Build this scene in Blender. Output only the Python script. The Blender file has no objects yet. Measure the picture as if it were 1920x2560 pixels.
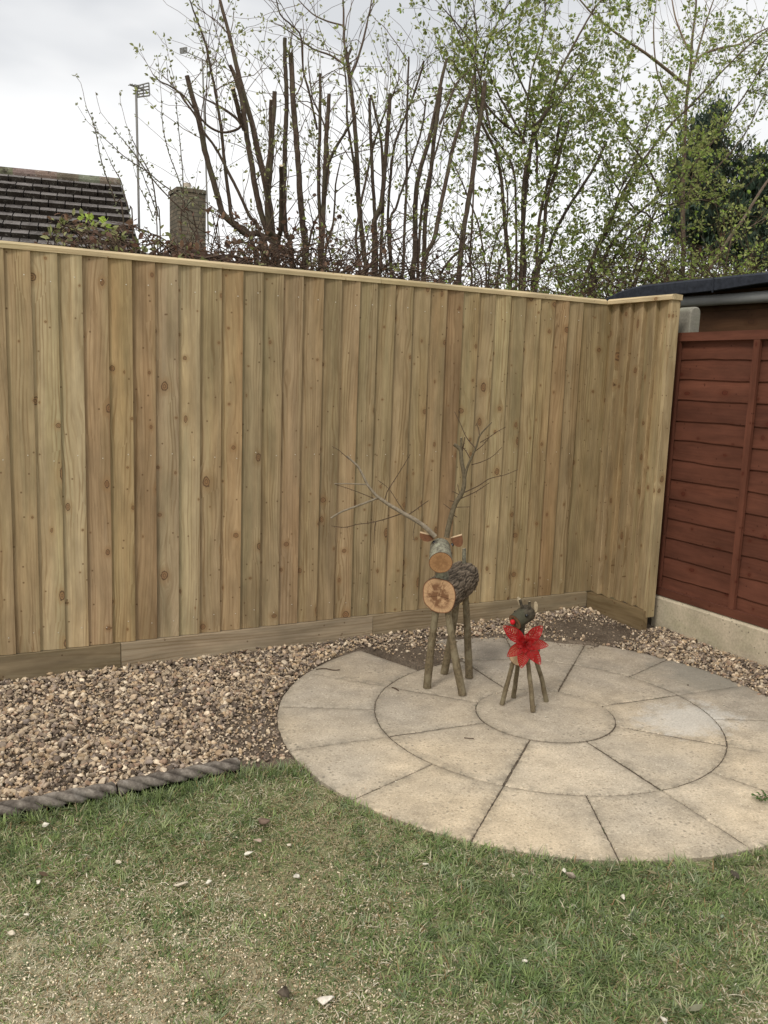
import bpy, math, random
import numpy as np
from mathutils import Vector, Matrix, noise
rng = np.random.default_rng(7); random.seed(7)
S = bpy.context.scene
COL = S.collection
PI = math.pi

# ------------------------------------------------------------------ camera
F_, PITCH, ROLL, YAW = 2161.56, 0.15383, 0.03548, 0.49808
CAM = np.array([-3.51681, -3.86764, 1.34014])
FW = np.array([math.sin(YAW)*math.cos(PITCH), math.cos(YAW)*math.cos(PITCH), -math.sin(PITCH)])
_r = np.array([math.cos(YAW), -math.sin(YAW), 0.0]); _u = np.cross(_r, FW)
RT = math.cos(ROLL)*_r + math.sin(ROLL)*_u
UP = -math.sin(ROLL)*_r + math.cos(ROLL)*_u
cd = bpy.data.cameras.new('camera'); co = bpy.data.objects.new('camera', cd); COL.objects.link(co)
cd.sensor_fit = 'VERTICAL'; cd.sensor_height = 24.0; cd.sensor_width = 18.0
cd.lens = F_/2560*24.0; cd.clip_start = 0.05; cd.clip_end = 2000
co.matrix_world = Matrix([[RT[0], UP[0], -FW[0], CAM[0]], [RT[1], UP[1], -FW[1], CAM[1]], [RT[2], UP[2], -FW[2], CAM[2]], [0, 0, 0, 1]])
S.camera = co
S.render.resolution_x = 768; S.render.resolution_y = 1024

# ------------------------------------------------------------------ sky and sun
W = bpy.data.worlds.new('World'); S.world = W; W.use_nodes = True
SUN_AZ = math.atan2(-0.55, -0.84); SUN_EL = math.radians(46)
def build_world():
    nt = W.node_tree; nt.nodes.clear(); L = nt.links.new
    out = nt.nodes.new('ShaderNodeOutputWorld'); bg = nt.nodes.new('ShaderNodeBackground'); L(bg.outputs[0], out.inputs[0])
    sky = nt.nodes.new('ShaderNodeTexSky'); sky.sky_type = 'NISHITA'; sky.sun_disc = False
    sky.sun_elevation = SUN_EL; sky.sun_rotation = math.radians(237)
    sc = nt.nodes.new('ShaderNodeVectorMath'); sc.operation = 'SCALE'; sc.inputs['Scale'].default_value = 0.10; L(sky.outputs[0], sc.inputs[0])
    tc = nt.nodes.new('ShaderNodeTexCoord')
    mp = nt.nodes.new('ShaderNodeMapping'); mp.inputs['Scale'].default_value = (1.0, 1.0, 2.6); mp.inputs['Location'].default_value = (5.2, 2.6, 1.1); L(tc.outputs['Generated'], mp.inputs[0])
    n1 = nt.nodes.new('ShaderNodeTexNoise'); n1.inputs['Scale'].default_value = 1.7; n1.inputs['Detail'].default_value = 5; n1.inputs['Roughness'].default_value = .5; L(mp.outputs[0], n1.inputs['Vector'])
    cr = nt.nodes.new('ShaderNodeValToRGB'); L(n1.outputs['Fac'], cr.inputs[0])
    e = cr.color_ramp.elements; e[0].position = .38; e[0].color = (.60, .61, .625, 1); e[1].position = .57; e[1].color = (.86, .858, .85, 1)
    m = e_ = cr.color_ramp.elements.new(.48); m.color = (.78, .78, .778, 1)
    sp = nt.nodes.new('ShaderNodeSeparateXYZ'); L(tc.outputs['Generated'], sp.inputs[0])
    mr = nt.nodes.new('ShaderNodeMapRange'); mr.inputs['From Min'].default_value = .38; mr.inputs['From Max'].default_value = .95; mr.inputs['To Min'].default_value = 1.0; mr.inputs['To Max'].default_value = 1.65; L(sp.outputs['Z'], mr.inputs['Value'])
    # bright band low on the horizon
    mh = nt.nodes.new('ShaderNodeMapRange'); mh.inputs['From Min'].default_value = 0.0; mh.inputs['From Max'].default_value = .30; mh.inputs['To Min'].default_value = 1.22; mh.inputs['To Max'].default_value = 1.0; L(sp.outputs['Z'], mh.inputs['Value'])
    mm = nt.nodes.new('ShaderNodeMath'); mm.operation = 'MULTIPLY'; L(mr.outputs[0], mm.inputs[0]); L(mh.outputs[0], mm.inputs[1])
    s2 = nt.nodes.new('ShaderNodeVectorMath'); s2.operation = 'SCALE'; L(cr.outputs[0], s2.inputs[0]); L(mm.outputs[0], s2.inputs['Scale'])
    mx = nt.nodes.new('ShaderNodeMix'); mx.data_type = 'RGBA'; mx.inputs[0].default_value = .93; L(sc.outputs[0], mx.inputs[6]); L(s2.outputs[0], mx.inputs[7])
    L(mx.outputs[2], bg.inputs[0]); bg.inputs[1].default_value = 1.0
build_world()
sd = bpy.data.lights.new('sun', 'SUN'); sd.energy = 1.5; sd.angle = math.radians(11); sd.color = (1.0, .95, .87)
so = bpy.data.objects.new('sun', sd); COL.objects.link(so)
sdir = Vector((math.cos(SUN_AZ)*math.cos(SUN_EL), math.sin(SUN_AZ)*math.cos(SUN_EL), math.sin(SUN_EL)))
so.rotation_euler = sdir.to_track_quat('Z', 'Y').to_euler()
S.view_settings.view_transform = 'Standard'; S.view_settings.look = 'None'; S.view_settings.gamma = 1; S.view_settings.exposure = 0.32

# ------------------------------------------------------------------ surveying helpers (photo pixel -> point in the world)
def ray(x, y): return FW + ((x-960)/F_)*RT - ((y-1280)/F_)*UP
def atY(x, y, Y): d = ray(x, y); return CAM + (Y-CAM[1])/d[1]*d
def atX(x, y, X): d = ray(x, y); return CAM + (X-CAM[0])/d[0]*d
def atZ(x, y, Z=0.0): d = ray(x, y); return CAM + (Z-CAM[2])/d[2]*d
def atn(x, y, gx, gy):
    d = ray(x, y); h = d[:2]; t = ((np.array([gx, gy])-CAM[:2])@h)/(h@h); return CAM + t*d

# ------------------------------------------------------------------ object helpers
def tag(o, label=None, cat=None, group=None, kind=None):
    if label: o['label'] = label
    if cat: o['category'] = cat
    if group: o['group'] = group
    if kind: o['kind'] = kind
    return o
def empty(name, loc, label, cat, group=None):
    o = bpy.data.objects.new(name, None); COL.objects.link(o); o.location = Vector([float(v) for v in loc]); o.empty_display_size = .1
    return tag(o, label, cat, group)
def link_mesh(name, me, mat, parent=None, smooth=False):
    o = bpy.data.objects.new(name, me); COL.objects.link(o)
    mats = mat if isinstance(mat, (list, tuple)) else [mat]
    for m in mats: me.materials.append(m)
    if smooth: me.polygons.foreach_set('use_smooth', np.ones(len(me.polygons), bool))
    if parent is not None:
        o.parent = parent; o.matrix_parent_inverse = Matrix.Translation(parent.location).inverted()
    return o
def raw_mesh(name, V, FI, mat, parent=None, smooth=False, col=None):
    """V (n,3); FI (m,k) uniform face index array; col (n,3) linear colours"""
    me = bpy.data.meshes.new(name); V = np.asarray(V, np.float32); FI = np.asarray(FI, np.int32)
    me.vertices.add(len(V)); me.vertices.foreach_set('co', V.ravel())
    m, k = FI.shape
    me.loops.add(m*k); me.loops.foreach_set('vertex_index', FI.ravel())
    me.polygons.add(m); me.polygons.foreach_set('loop_start', np.arange(0, m*k, k, dtype=np.int32)); me.polygons.foreach_set('loop_total', np.full(m, k, np.int32))
    me.update(calc_edges=True)
    if col is not None:
        a = me.color_attributes.new('tint', 'FLOAT_COLOR', 'POINT'); c = np.ones((len(V), 4), np.float32); c[:, :3] = col; a.data.foreach_set('color', c.ravel())
    return link_mesh(name, me, mat, parent, smooth)
class MB:
    def __init__(s): s.v = []; s.f = []; s.uv = []; s.c = []; s.m = []; s.tint = (1, 1, 1); s.mi = 0
    def add(s, vs, fs, uvs=None, cols=None):
        b = len(s.v)
        for i, v in enumerate(vs):
            s.v.append((float(v[0]), float(v[1]), float(v[2]))); s.c.append(cols[i] if cols is not None else s.tint); s.uv.append(uvs[i] if uvs is not None else (0.0, 0.0))
        for f in fs: s.f.append([b+i for i in f]); s.m.append(s.mi)
        return b
    def box(s, lo, hi, uvo=None, axis=2):
        """box; uv laid in metres with v along `axis`"""
        x0, y0, z0 = lo; x1, y1, z1 = hi
        uo = uvo or (random.random()*7, random.random()*40)
        P = [(x0, y0, z0), (x1, y0, z0), (x1, y1, z0), (x0, y1, z0), (x0, y0, z1), (x1, y0, z1), (x1, y1, z1), (x0, y1, z1)]
        oth = [a for a in (0, 1, 2) if a != axis]
        for f in ((0, 1, 5, 4), (1, 2, 6, 5), (2, 3, 7, 6), (3, 0, 4, 7), (4, 5, 6, 7), (3, 2, 1, 0)):
            vs = [P[i] for i in f]
            uv = [(uo[0]+p[oth[0]]+p[oth[1]], uo[1]+p[axis]) for p in vs]
            s.add(vs, [(0, 1, 2, 3)], uv)
    def tube(s, pts, rad, n=6, cap=True, capm=None, uv0=0.0):
        pts = [np.asarray(p, float) for p in pts]; N = len(pts)
        if not hasattr(rad, '__len__'): rad = [rad]*N
        T = []
        for i in range(N):
            t = pts[min(i+1, N-1)]-pts[max(i-1, 0)]; T.append(t/(np.linalg.norm(t)+1e-12))
        a = np.array([0, 0, 1.0]) if abs(T[0][2]) < .9 else np.array([1.0, 0, 0])
        nrm = np.cross(T[0], a); nrm /= np.linalg.norm(nrm)
        vs = []; uvs = []; L = uv0
        ca = [math.cos(2*PI*k/n) for k in range(n)]; sa = [math.sin(2*PI*k/n) for k in range(n)]
        for i in range(N):
            nrm = nrm-T[i]*(nrm@T[i]); nrm /= (np.linalg.norm(nrm)+1e-12); bn = np.cross(T[i], nrm)
            if i: L += float(np.linalg.norm(pts[i]-pts[i-1]))
            for k in range(n):
                vs.append(pts[i]+rad[i]*(ca[k]*nrm+sa[k]*bn)); uvs.append((k/n, L))
        fs = [(i*n+k, i*n+(k+1) % n, (i+1)*n+(k+1) % n, (i+1)*n+k) for i in range(N-1) for k in range(n)]
        s.add(vs, fs, uvs)
        if cap:
            old = s.mi
            if capm is not None: s.mi = capm
            for i, rev in ((0, True), (N-1, False)):
                ring = vs[i*n:(i+1)*n]; idx = list(range(n)); idx = idx[::-1] if rev else idx
                s.add(ring, [idx], [(ca[k], sa[k]) for k in range(n)])
            s.mi = old
    def build(s, name, mat, parent=None, smooth=False, recalc=False):
        me = bpy.data.meshes.new(name); me.from_pydata(s.v, [], s.f); 
        a = me.color_attributes.new('tint', 'FLOAT_COLOR', 'POINT')
        c = np.ones((len(s.v), 4), np.float32); c[:, :3] = np.array([t[:3] for t in s.c], np.float32).reshape(-1, 3); a.data.foreach_set('color', c.ravel())
        uvl = me.uv_layers.new(name='UVMap'); li = np.empty(len(me.loops), np.int32); me.loops.foreach_get('vertex_index', li)
        uvl.data.foreach_set('uv', np.array(s.uv, np.float32)[li].ravel())
        me.polygons.foreach_set('material_index', np.array(s.m, np.int32))
        me.update()
        return link_mesh(name, me, mat, parent, smooth)

# ------------------------------------------------------------------ material helpers
class NT:
    def __init__(s, name):
        s.m = bpy.data.materials.new(name); s.m.use_nodes = True; s.t = s.m.node_tree; s.t.nodes.clear()
        s.out = s.t.nodes.new('ShaderNodeOutputMaterial'); s.b = s.t.nodes.new('ShaderNodeBsdfPrincipled'); s.t.links.new(s.b.outputs[0], s.out.inputs[0])
        s.b.inputs['Specular IOR Level'].default_value = .25
    def L(s, a, b): s.t.links.new(a, b)
    def put(s, sock, v):
        if isinstance(v, (int, float, tuple, list)):
            if isinstance(v, (tuple, list)) and len(v) == 3 and sock.type == 'RGBA': v = (*v, 1)
            sock.default_value = v
        else: s.L(v, sock)
    def math(s, op, a, b=0.0, c=None, clamp=False):
        n = s.t.nodes.new('ShaderNodeMath'); n.operation = op; n.use_clamp = clamp; s.put(n.inputs[0], a); s.put(n.inputs[1], b)
        if c is not None: s.put(n.inputs[2], c)
        return n.outputs[0]
    def uv(s): n = s.t.nodes.new('ShaderNodeTexCoord'); return n.outputs['UV']
    def obj(s): n = s.t.nodes.new('ShaderNodeNewGeometry'); return n.outputs['Position']
    def attr(s, name='tint'): n = s.t.nodes.new('ShaderNodeAttribute'); n.attribute_name = name; return n.outputs['Color']
    def sep(s, v): n = s.t.nodes.new('ShaderNodeSeparateXYZ'); s.L(v, n.inputs[0]); return n.outputs
    def comb(s, x, y, z=0.0): n = s.t.nodes.new('ShaderNodeCombineXYZ'); s.put(n.inputs[0], x); s.put(n.inputs[1], y); s.put(n.inputs[2], z); return n.outputs[0]
    def noise(s, vec, scale=5, detail=3, rough=.55, dist=0.0, out='Fac'):
        n = s.t.nodes.new('ShaderNodeTexNoise'); s.L(vec, n.inputs['Vector']); n.inputs['Scale'].default_value = scale; n.inputs['Detail'].default_value = detail; n.inputs['Roughness'].default_value = rough; n.inputs['Distortion'].default_value = dist
        return n.outputs[out]
    def vor(s, vec, scale=5, feat='F1', dim='3D', rnd=1.0, out='Distance'):
        n = s.t.nodes.new('ShaderNodeTexVoronoi'); n.feature = feat; n.voronoi_dimensions = dim; s.L(vec, n.inputs['Vector']); n.inputs['Scale'].default_value = scale; n.inputs['Randomness'].default_value = rnd
        return n.outputs if out is None else n.outputs[out]
    def ramp(s, f, stops):
        n = s.t.nodes.new('ShaderNodeValToRGB'); s.put(n.inputs[0], f); e = n.color_ramp.elements
        while len(e) < len(stops): e.new(.5)
        for i, (p, c) in enumerate(stops):
            e[i].position = p; c = (c, c, c) if isinstance(c, (int, float)) else c; e[i].color = (*c, 1)
        return n.outputs[0]
    def mr(s, v, a, b, c=0.0, d=1.0, smooth=False):
        n = s.t.nodes.new('ShaderNodeMapRange'); n.interpolation_type = 'SMOOTHSTEP' if smooth else 'LINEAR'
        s.put(n.inputs[0], v)
        for i, x in enumerate((a, b, c, d)): s.put(n.inputs[1+i], x)
        return n.outputs[0]
    def mix(s, f, a, b, mode='MIX'):
        n = s.t.nodes.new('ShaderNodeMix'); n.data_type = 'RGBA'; n.blend_type = mode; s.put(n.inputs[0], f); s.put(n.inputs[6], a); s.put(n.inputs[7], b); return n.outputs[2]
    def mul(s, a, b): return s.mix(1.0, a, b, 'MULTIPLY')
    def map(s, v, scale, loc=(0, 0, 0)):
        n = s.t.nodes.new('ShaderNodeMapping'); s.L(v, n.inputs[0]); n.inputs['Scale'].default_value = scale; n.inputs['Location'].default_value = loc; return n.outputs[0]
    def bump(s, h, strength=.3, dist=.01):
        n = s.t.nodes.new('ShaderNodeBump'); n.inputs['Strength'].default_value = strength; n.inputs['Distance'].default_value = dist; s.L(h, n.inputs['Height']); s.L(n.outputs[0], s.b.inputs['Normal'])
    def done(s, color, rough=.8, spec=None):
        s.put(s.b.inputs['Base Color'], color); s.put(s.b.inputs['Roughness'], rough)
        if spec is not None: s.b.inputs['Specular IOR Level'].default_value = spec
        return s.m

def wood_mat(name, knots=1.0, grain=1.0, freq=55.0, base=None, sat_var=.5, knot_col=(.115, .062, .034), kd=(9.5, 4.6)):
    n = NT(name); uv = n.uv(); o = n.sep(uv); u, v = o[0], o[1]
    col = n.attr() if base is None else n.mul(n.attr(), (*base, 1))
    q = n.comb(n.math('MULTIPLY', u, kd[0]), n.math('MULTIPLY', v, kd[1]))
    V = n.vor(q, 1.0, dim='2D', rnd=.95, out=None)
    pp = n.sep(V['Position']); cc = n.sep(V['Color'])
    dx = n.math('SUBTRACT', u, n.math('DIVIDE', pp[0], kd[0])); dy = n.math('SUBTRACT', v, n.math('DIVIDE', pp[1], kd[1]))
    dyk = n.math('MULTIPLY', dy, n.math('ADD', .50, n.math('MULTIPLY', cc[2], .75)))
    d = n.math('SQRT', n.math('ADD', n.math('MULTIPLY', dx, dx), n.math('MULTIPLY', dyk, dyk)))
    kn_ = n.noise(n.comb(n.math('MULTIPLY', u, 60.0), n.math('MULTIPLY', v, 34.0)), 1.0, 4, .65)
    d = n.math('MULTIPLY', d, n.math('ADD', .38, n.math('MULTIPLY', kn_, 1.25)))
    big = n.math('POWER', cc[0], 2.2)
    r = n.math('MULTIPLY', n.math('ADD', n.math('MULTIPLY', big, .0150), .0034), knots)      # knot radius
    # warp of the grain round the knot: long in v
    dl = n.math('SQRT', n.math('ADD', n.math('MULTIPLY', dx, dx), n.math('MULTIPLY', n.math('MULTIPLY', dy, .34), n.math('MULTIPLY', dy, .34))))
    fall = n.math('DIVIDE', n.math('MULTIPLY', r, 1.5), n.math('ADD', n.math('MULTIPLY', dl, 1.05), .006))
    fall = n.math('MINIMUM', fall, 1.0); fall = n.math('MULTIPLY', fall, fall)
    warp = n.math('MULTIPLY', n.math('MULTIPLY', dx, fall), -.9)
    lf = n.noise(n.comb(n.math('MULTIPLY', u, 5.0), n.math('MULTIPLY', v, .55)), 1.0, 2, .5)
    lf2 = n.noise(n.comb(n.math('MULTIPLY', u, 16.0), n.math('MULTIPLY', v, 2.6)), 1.0, 2, .5)
    g = n.math('ADD', n.math('ADD', u, warp), n.math('ADD', n.math('MULTIPLY', lf, .15), n.math('MULTIPLY', lf2, .030)))
    w = n.math('SINE', n.math('MULTIPLY', g, freq*2*PI*1.15))
    w2 = n.math('SINE', n.math('MULTIPLY', g, freq*2*PI*.37))
    rings = n.mr(w, -.1, .95, 0, 1)
    fine = n.noise(n.comb(n.math('MULTIPLY', g, 420.0), n.math('MULTIPLY', v, 5.0)), 1.0, 3, .6)
    amt = n.noise(n.comb(n.math('MULTIPLY', u, 22.0), n.math('MULTIPLY', v, 1.3)), 1.0, 2)
    dark = n.math('MULTIPLY', n.math('MULTIPLY', rings, n.mr(amt, .38, .66, .06, 1.0)), .46*grain)
    dark = n.math('ADD', dark, n.math('MULTIPLY', n.mr(w2, -1, 1), .15*grain))
    dark = n.math('ADD', dark, n.math('MULTIPLY', n.mr(fine, .35, .75), .36*grain))
    # broad tone: green treatment streaks and pinkish heartwood
    st = n.noise(n.comb(n.math('MULTIPLY', u, 13.0), n.math('MULTIPLY', v, .7)), 1.0, 3, .5)
    st2 = n.noise(n.comb(n.math('ADD', n.math('MULTIPLY', u, 9.0), 31.7), n.math('MULTIPLY', v, .9)), 1.0, 3, .5)
    c = n.mix(n.mr(st, .42, .66, 0, .55*sat_var*2), col, n.mul(col, (.78, .86, .76, 1)))
    c = n.mix(n.mr(st2, .50, .72, 0, .60*sat_var*2), c, n.mul(col, (1.05, .92, .80, 1)))
    blot = n.noise(n.comb(n.math('MULTIPLY', u, 18.0), n.math('MULTIPLY', v, 4.0)), 1.0, 4, .6)
    c = n.mul(c, n.ramp(blot, [(.28, .70), (.62, 1.10)]))
    c = n.mix(dark, c, n.mul(col, (.42, .34, .24, 1)))
    sp1 = n.noise(n.comb(n.math('MULTIPLY', u, 160.0), n.math('MULTIPLY', v, 2.2)), 1.0, 1)
    c = n.mix(n.mr(sp1, .74, .80, 0, .55*grain), c, n.mul(col, (.30, .22, .15, 1)))
    dmp = n.noise(n.comb(n.math('MULTIPLY', u, 7.0), n.math('MULTIPLY', v, 1.6)), 1.0, 4, .6)
    c = n.mul(c, n.ramp(dmp, [(.34, .80), (.60, 1.06)]))
    # knots
    show = n.math('GREATER_THAN', cc[1], .14)
    halo = n.math('MULTIPLY', n.mr(d, n.math('MULTIPLY', r, 2.7), n.math('MULTIPLY', r, .9), 0, .50, True), show)
    c = n.mix(halo, c, n.mul(col, (.62, .50, .38, 1)))
    kn = n.math('MULTIPLY', n.mr(d, r, n.math('MULTIPLY', r, .82), 0, 1, True), show)
    kr = n.math('SINE', n.math('DIVIDE', n.math('MULTIPLY', d, 15.0), r))
    kcol = n.mix(n.mr(kr, -1, 1), knot_col, n.mul(col, (.66, .50, .38, 1)))
    edge = n.mr(n.math('ABSOLUTE', n.math('SUBTRACT', n.math('DIVIDE', d, r), .86)), .22, .04, 0, .9)
    kcol = n.mix(edge, kcol, (knot_col[0]*.6, knot_col[1]*.6, knot_col[2]*.6, 1))
    c = n.mix(n.math('MULTIPLY', kn, .88), c, kcol)
    # pin knots
    q2 = n.comb(n.math('MULTIPLY', u, 26.0), n.math('MULTIPLY', v, 11.0)); V2 = n.vor(q2, 1.0, dim='2D', rnd=1, out=None)
    p2 = n.sep(V2['Position']); c2 = n.sep(V2['Color'])
    ex = n.math('SUBTRACT', u, n.math('DIVIDE', p2[0], 26.0)); ey = n.math('SUBTRACT', v, n.math('DIVIDE', p2[1], 11.0))
    d2 = n.math('SQRT', n.math('ADD', n.math('MULTIPLY', ex, ex), n.math('MULTIPLY', ey, ey)))
    pk = n.math('MULTIPLY', n.mr(d2, .0056, .0020, 0, .85, True), n.math('GREATER_THAN', c2[2], .82))
    c = n.mix(n.math('MULTIPLY', pk, min(1.0, knots)), c, n.mul(col, (.30, .22, .17, 1)))
    n.bump(n.math('SUBTRACT', n.math('MULTIPLY', fine, .5), n.math('MULTIPLY', dark, 1.0)), .22, .002)
    return n.done(c, .72, .2)

M = {}
M['board'] = wood_mat('treated_softwood')
M['cap'] = wood_mat('capping_softwood', knots=.6, grain=.7)
M['kick'] = wood_mat('kickboard_softwood', grain=1.0, freq=40, kd=(6.0, 2.0), knots=1.2, sat_var=.25)
M['red'] = wood_mat('red_brown_stained_wood', grain=.45, freq=45, sat_var=.2, knot_col=(.075, .016, .010), knots=.9)
M['shedwood'] = wood_mat('shed_wood', grain=.5, sat_var=.2, knot_col=(.06, .03, .015))

def m_concrete(name, base, spots=True, green=.3):
    n = NT(name); P = n.obj()
    a = n.noise(P, 6, 5, .6); b = n.noise(P, 90, 3, .6)
    c = n.mix(n.mr(a, .35, .7), tuple(x*.72 for x in base), base)
    c = n.mul(c, n.ramp(b, [(.3, .82), (.7, 1.1)]))
    gm = n.noise(n.map(P, (3, 3, 9)), 1.5, 4)
    c = n.mix(n.mr(gm, .45, .75, 0, green), c, (.20, .23, .11))
    if spots:
        v = n.vor(P, 42); sn = n.noise(P, 3, 2)
        c = n.mix(n.math('MULTIPLY', n.mr(v, .20, .12), n.mr(sn, .56, .66, 0, .8)), c, (.09, .08, .06))
    n.bump(b, .35, .003); return n.done(c, .9)
M['concrete'] = m_concrete('cast_concrete', (.56, .475, .345))
M['post'] = m_concrete('post_concrete', (.30, .28, .23), False)

def m_paving():
    n = NT('riven_paving'); P = n.obj(); t = n.attr()
    tt = n.sep(t)
    big = n.noise(P, 1.3, 4, .55); med = n.noise(P, 9, 5, .65); fn = n.noise(P, 120, 4, .7); gr = n.noise(P, 330, 2, .7)
    px = n.sep(P)
    # yellower towards the lawn, greyer at the far end
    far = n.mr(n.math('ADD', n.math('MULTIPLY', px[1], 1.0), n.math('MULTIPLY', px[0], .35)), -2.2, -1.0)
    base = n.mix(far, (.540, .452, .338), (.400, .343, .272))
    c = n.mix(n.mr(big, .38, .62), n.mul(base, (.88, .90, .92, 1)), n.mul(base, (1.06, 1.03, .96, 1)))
    c = n.mul(c, n.ramp(med, [(.28, .74), (.66, 1.12)]))
    c = n.mul(c, n.ramp(fn, [(.30, .72), (.50, 1.0), (.74, 1.20)]))
    c = n.mul(c, n.ramp(gr, [(.30, .78), (.70, 1.14)]))
    v = n.vor(P, 75, out=None); vc = n.sep(v['Color'])
    c = n.mix(n.math('MULTIPLY', n.mr(v['Distance'], .34, .16), n.math('MULTIPLY', n.math('GREATER_THAN', vc[0], .66), .55)), c, (.20, .155, .10))
    c = n.mix(n.math('MULTIPLY', n.mr(v['Distance'], .34, .16), n.math('MULTIPLY', n.math('LESS_THAN', vc[0], .16), .5)), c, (.70, .63, .48))
    # dark lichen freckles, gathered in patches
    v3 = n.vor(P, 42); lm = n.noise(P, 4.5, 3)
    c = n.mix(n.math('MULTIPLY', n.mr(v3, .30, .14), n.mr(lm, .46, .62, 0, .70)), c, (.17, .15, .115))
    # grime along slab edges (vertex colour green channel)
    gn = n.noise(P, 26, 4, .7)
    c = n.mix(n.math('MULTIPLY', n.math('MULTIPLY', tt[1], n.mr(gn, .36, .66)), .72), c, (.17, .15, .115))
    # per slab tone (red channel)
    c = n.mix(1.0, c, n.comb(tt[0], tt[0], tt[0]), 'MULTIPLY')
    # pale efflorescence patch
    dd = n.t.nodes.new('ShaderNodeVectorMath'); dd.operation = 'DISTANCE'; n.L(n.map(P, (1.0, 1.5, 1)), dd.inputs[0]); dd.inputs[1].default_value = (-.775, -1.50*1.5, 0)
    ed = n.math('ADD', dd.outputs['Value'], n.math('MULTIPLY', n.math('SUBTRACT', n.noise(P, 11, 6, .7), .5), .55))
    c = n.mix(n.math('MULTIPLY', n.mr(ed, .27, .14, 0, .62), n.mr(fn, .34, .58, .45, 1)), c, (.60, .58, .53))
    # damp dark smear near the far right edge
    dd2 = n.t.nodes.new('ShaderNodeVectorMath'); dd2.operation = 'DISTANCE'; n.L(P, dd2.inputs[0]); dd2.inputs[1].default_value = (-.30, -1.16, 0)
    ed2 = n.math('ADD', dd2.outputs['Value'], n.math('MULTIPLY', n.math('SUBTRACT', n.noise(P, 7, 5, .6), .5), .45))
    c = n.mix(n.mr(ed2, .30, .10, 0, .55), c, (.20, .19, .155))
    n.bump(n.math('ADD', n.math('ADD', n.math('MULTIPLY', fn, .7), n.math('MULTIPLY', gr, .3)), n.math('MULTIPLY', med, 2.0)), .8, .006)
    return n.done(c, .9, .15)
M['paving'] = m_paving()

def m_attr(name, rough=.85, noise_scale=150, lo=.78, hi=1.12, bump=.2, spec=.2, transl=0.0):
    n = NT(name); P = n.obj(); t = n.attr(); f = n.noise(P, noise_scale, 3, .6)
    c = n.mul(t, n.ramp(f, [(.3, lo), (.7, hi)]))
    if bump: n.bump(f, bump, .002)
    m = n.done(c, rough, spec)
    if transl:
        tr = n.t.nodes.new('ShaderNodeBsdfTranslucent'); n.L(c, tr.inputs[0]); ms = n.t.nodes.new('ShaderNodeMixShader'); ms.inputs[0].default_value = transl
        n.L(n.b.outputs[0], ms.inputs[1]); n.L(tr.outputs[0], ms.inputs[2]); n.L(ms.outputs[0], n.out.inputs[0])
    return m
M['stone'] = m_attr('flint_gravel', .75, 130, .70, 1.18)
M['leaf'] = m_attr('leaves', .55, 60, .85, 1.1, 0, .3, .45)
M['grass'] = m_attr('grass_blades', .6, 40, .9, 1.1, 0, .25, .25)

def m_soil():
    n = NT('soil'); P = n.obj(); a = n.noise(P, 5, 5, .6); b = n.noise(P, 70, 5, .7)
    c = n.mix(n.mr(a, .35, .65), (.095, .072, .052), (.165, .130, .096)); c = n.mul(c, n.ramp(b, [(.3, .6), (.7, 1.35)]))
    n.bump(b, .9, .012); return n.done(c, .95, .1)
M['soil'] = m_soil()
def m_joint():
    n = NT('joint_sand'); P = n.obj(); b = n.noise(P, 120, 4, .7); a = n.noise(P, 9, 3)
    c = n.ramp(b, [(.35, (.055, .044, .032)), (.58, (.13, .105, .078)), (.72, (.27, .225, .165))]); c = n.mix(n.mr(a, .58, .7, 0, .5), c, (.05, .08, .025))
    n.bump(b, .8, .006); return n.done(c, .95, .1)
M['joint'] = m_joint()
def m_turf():
    n = NT('thatch_and_soil'); P = n.obj(); a = n.noise(P, 2.2, 5, .6); b = n.noise(P, 160, 4, .75); st = n.noise(P, 30, 4, .6)
    c = n.mix(n.mr(a, .40, .62), (.16, .185, .075), (.32, .31, .17)); c = n.mix(n.mr(n.noise(P, 4.0, 5, .65), .60, .72, 0, .3), c, (.21, .15, .07)); c = n.mul(c, n.ramp(b, [(.3, .5), (.5, .95), (.72, 1.5)])); c = n.mul(c, n.ramp(st, [(.35, .75), (.7, 1.15)]))
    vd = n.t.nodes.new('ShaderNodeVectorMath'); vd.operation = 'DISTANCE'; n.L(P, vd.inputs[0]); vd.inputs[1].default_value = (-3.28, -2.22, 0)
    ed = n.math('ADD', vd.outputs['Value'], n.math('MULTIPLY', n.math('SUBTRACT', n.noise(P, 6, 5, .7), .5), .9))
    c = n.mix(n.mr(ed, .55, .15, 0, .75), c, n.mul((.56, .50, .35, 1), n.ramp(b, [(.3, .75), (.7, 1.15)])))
    n.bump(b, .8, .01); return n.done(c, .95, .1)
M['turf'] = m_turf()

def m_bark(name, dark, light, s=1.0, tint=False, lichen=None, stretch=.12):
    n = NT(name); o = n.sep(n.uv()); P = n.obj()
    vec = n.comb(n.math('MULTIPLY', o[0], 14*s), n.math('MULTIPLY', o[1], 60*s*stretch*2), 0.0)
    a = n.noise(P, 45*s, 5, .65); b = n.noise(vec, 1.0, 4, .6); k = n.noise(P, 9*s, 3)
    c = n.mix(n.mr(n.math('ADD', n.math('MULTIPLY', a, .6), n.math('MULTIPLY', b, .4)), .36, .64), dark, light)
    if lichen: c = n.mix(n.mr(k, .50, .62, 0, .7), c, lichen)
    if tint: c = n.mul(c, n.attr())
    n.bump(a, .5, .003); return n.done(c, .88, .15)
M['stem'] = m_bark('hedge_stem_bark', (.038, .026, .020), (.105, .078, .060), tint=True, lichen=(.080, .072, .046))
M['cutend'] = m_bark('sawn_end', (.36, .29, .19), (.50, .42, .29))
M['legbark'] = m_bark('leg_bark', (.085, .064, .038), (.205, .162, .098), 2.0, lichen=(.23, .195, .125))
M['antler'] = m_bark('antler_bark', (.135, .115, .085), (.31, .275, .215), 2.0, tint=True)
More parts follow.
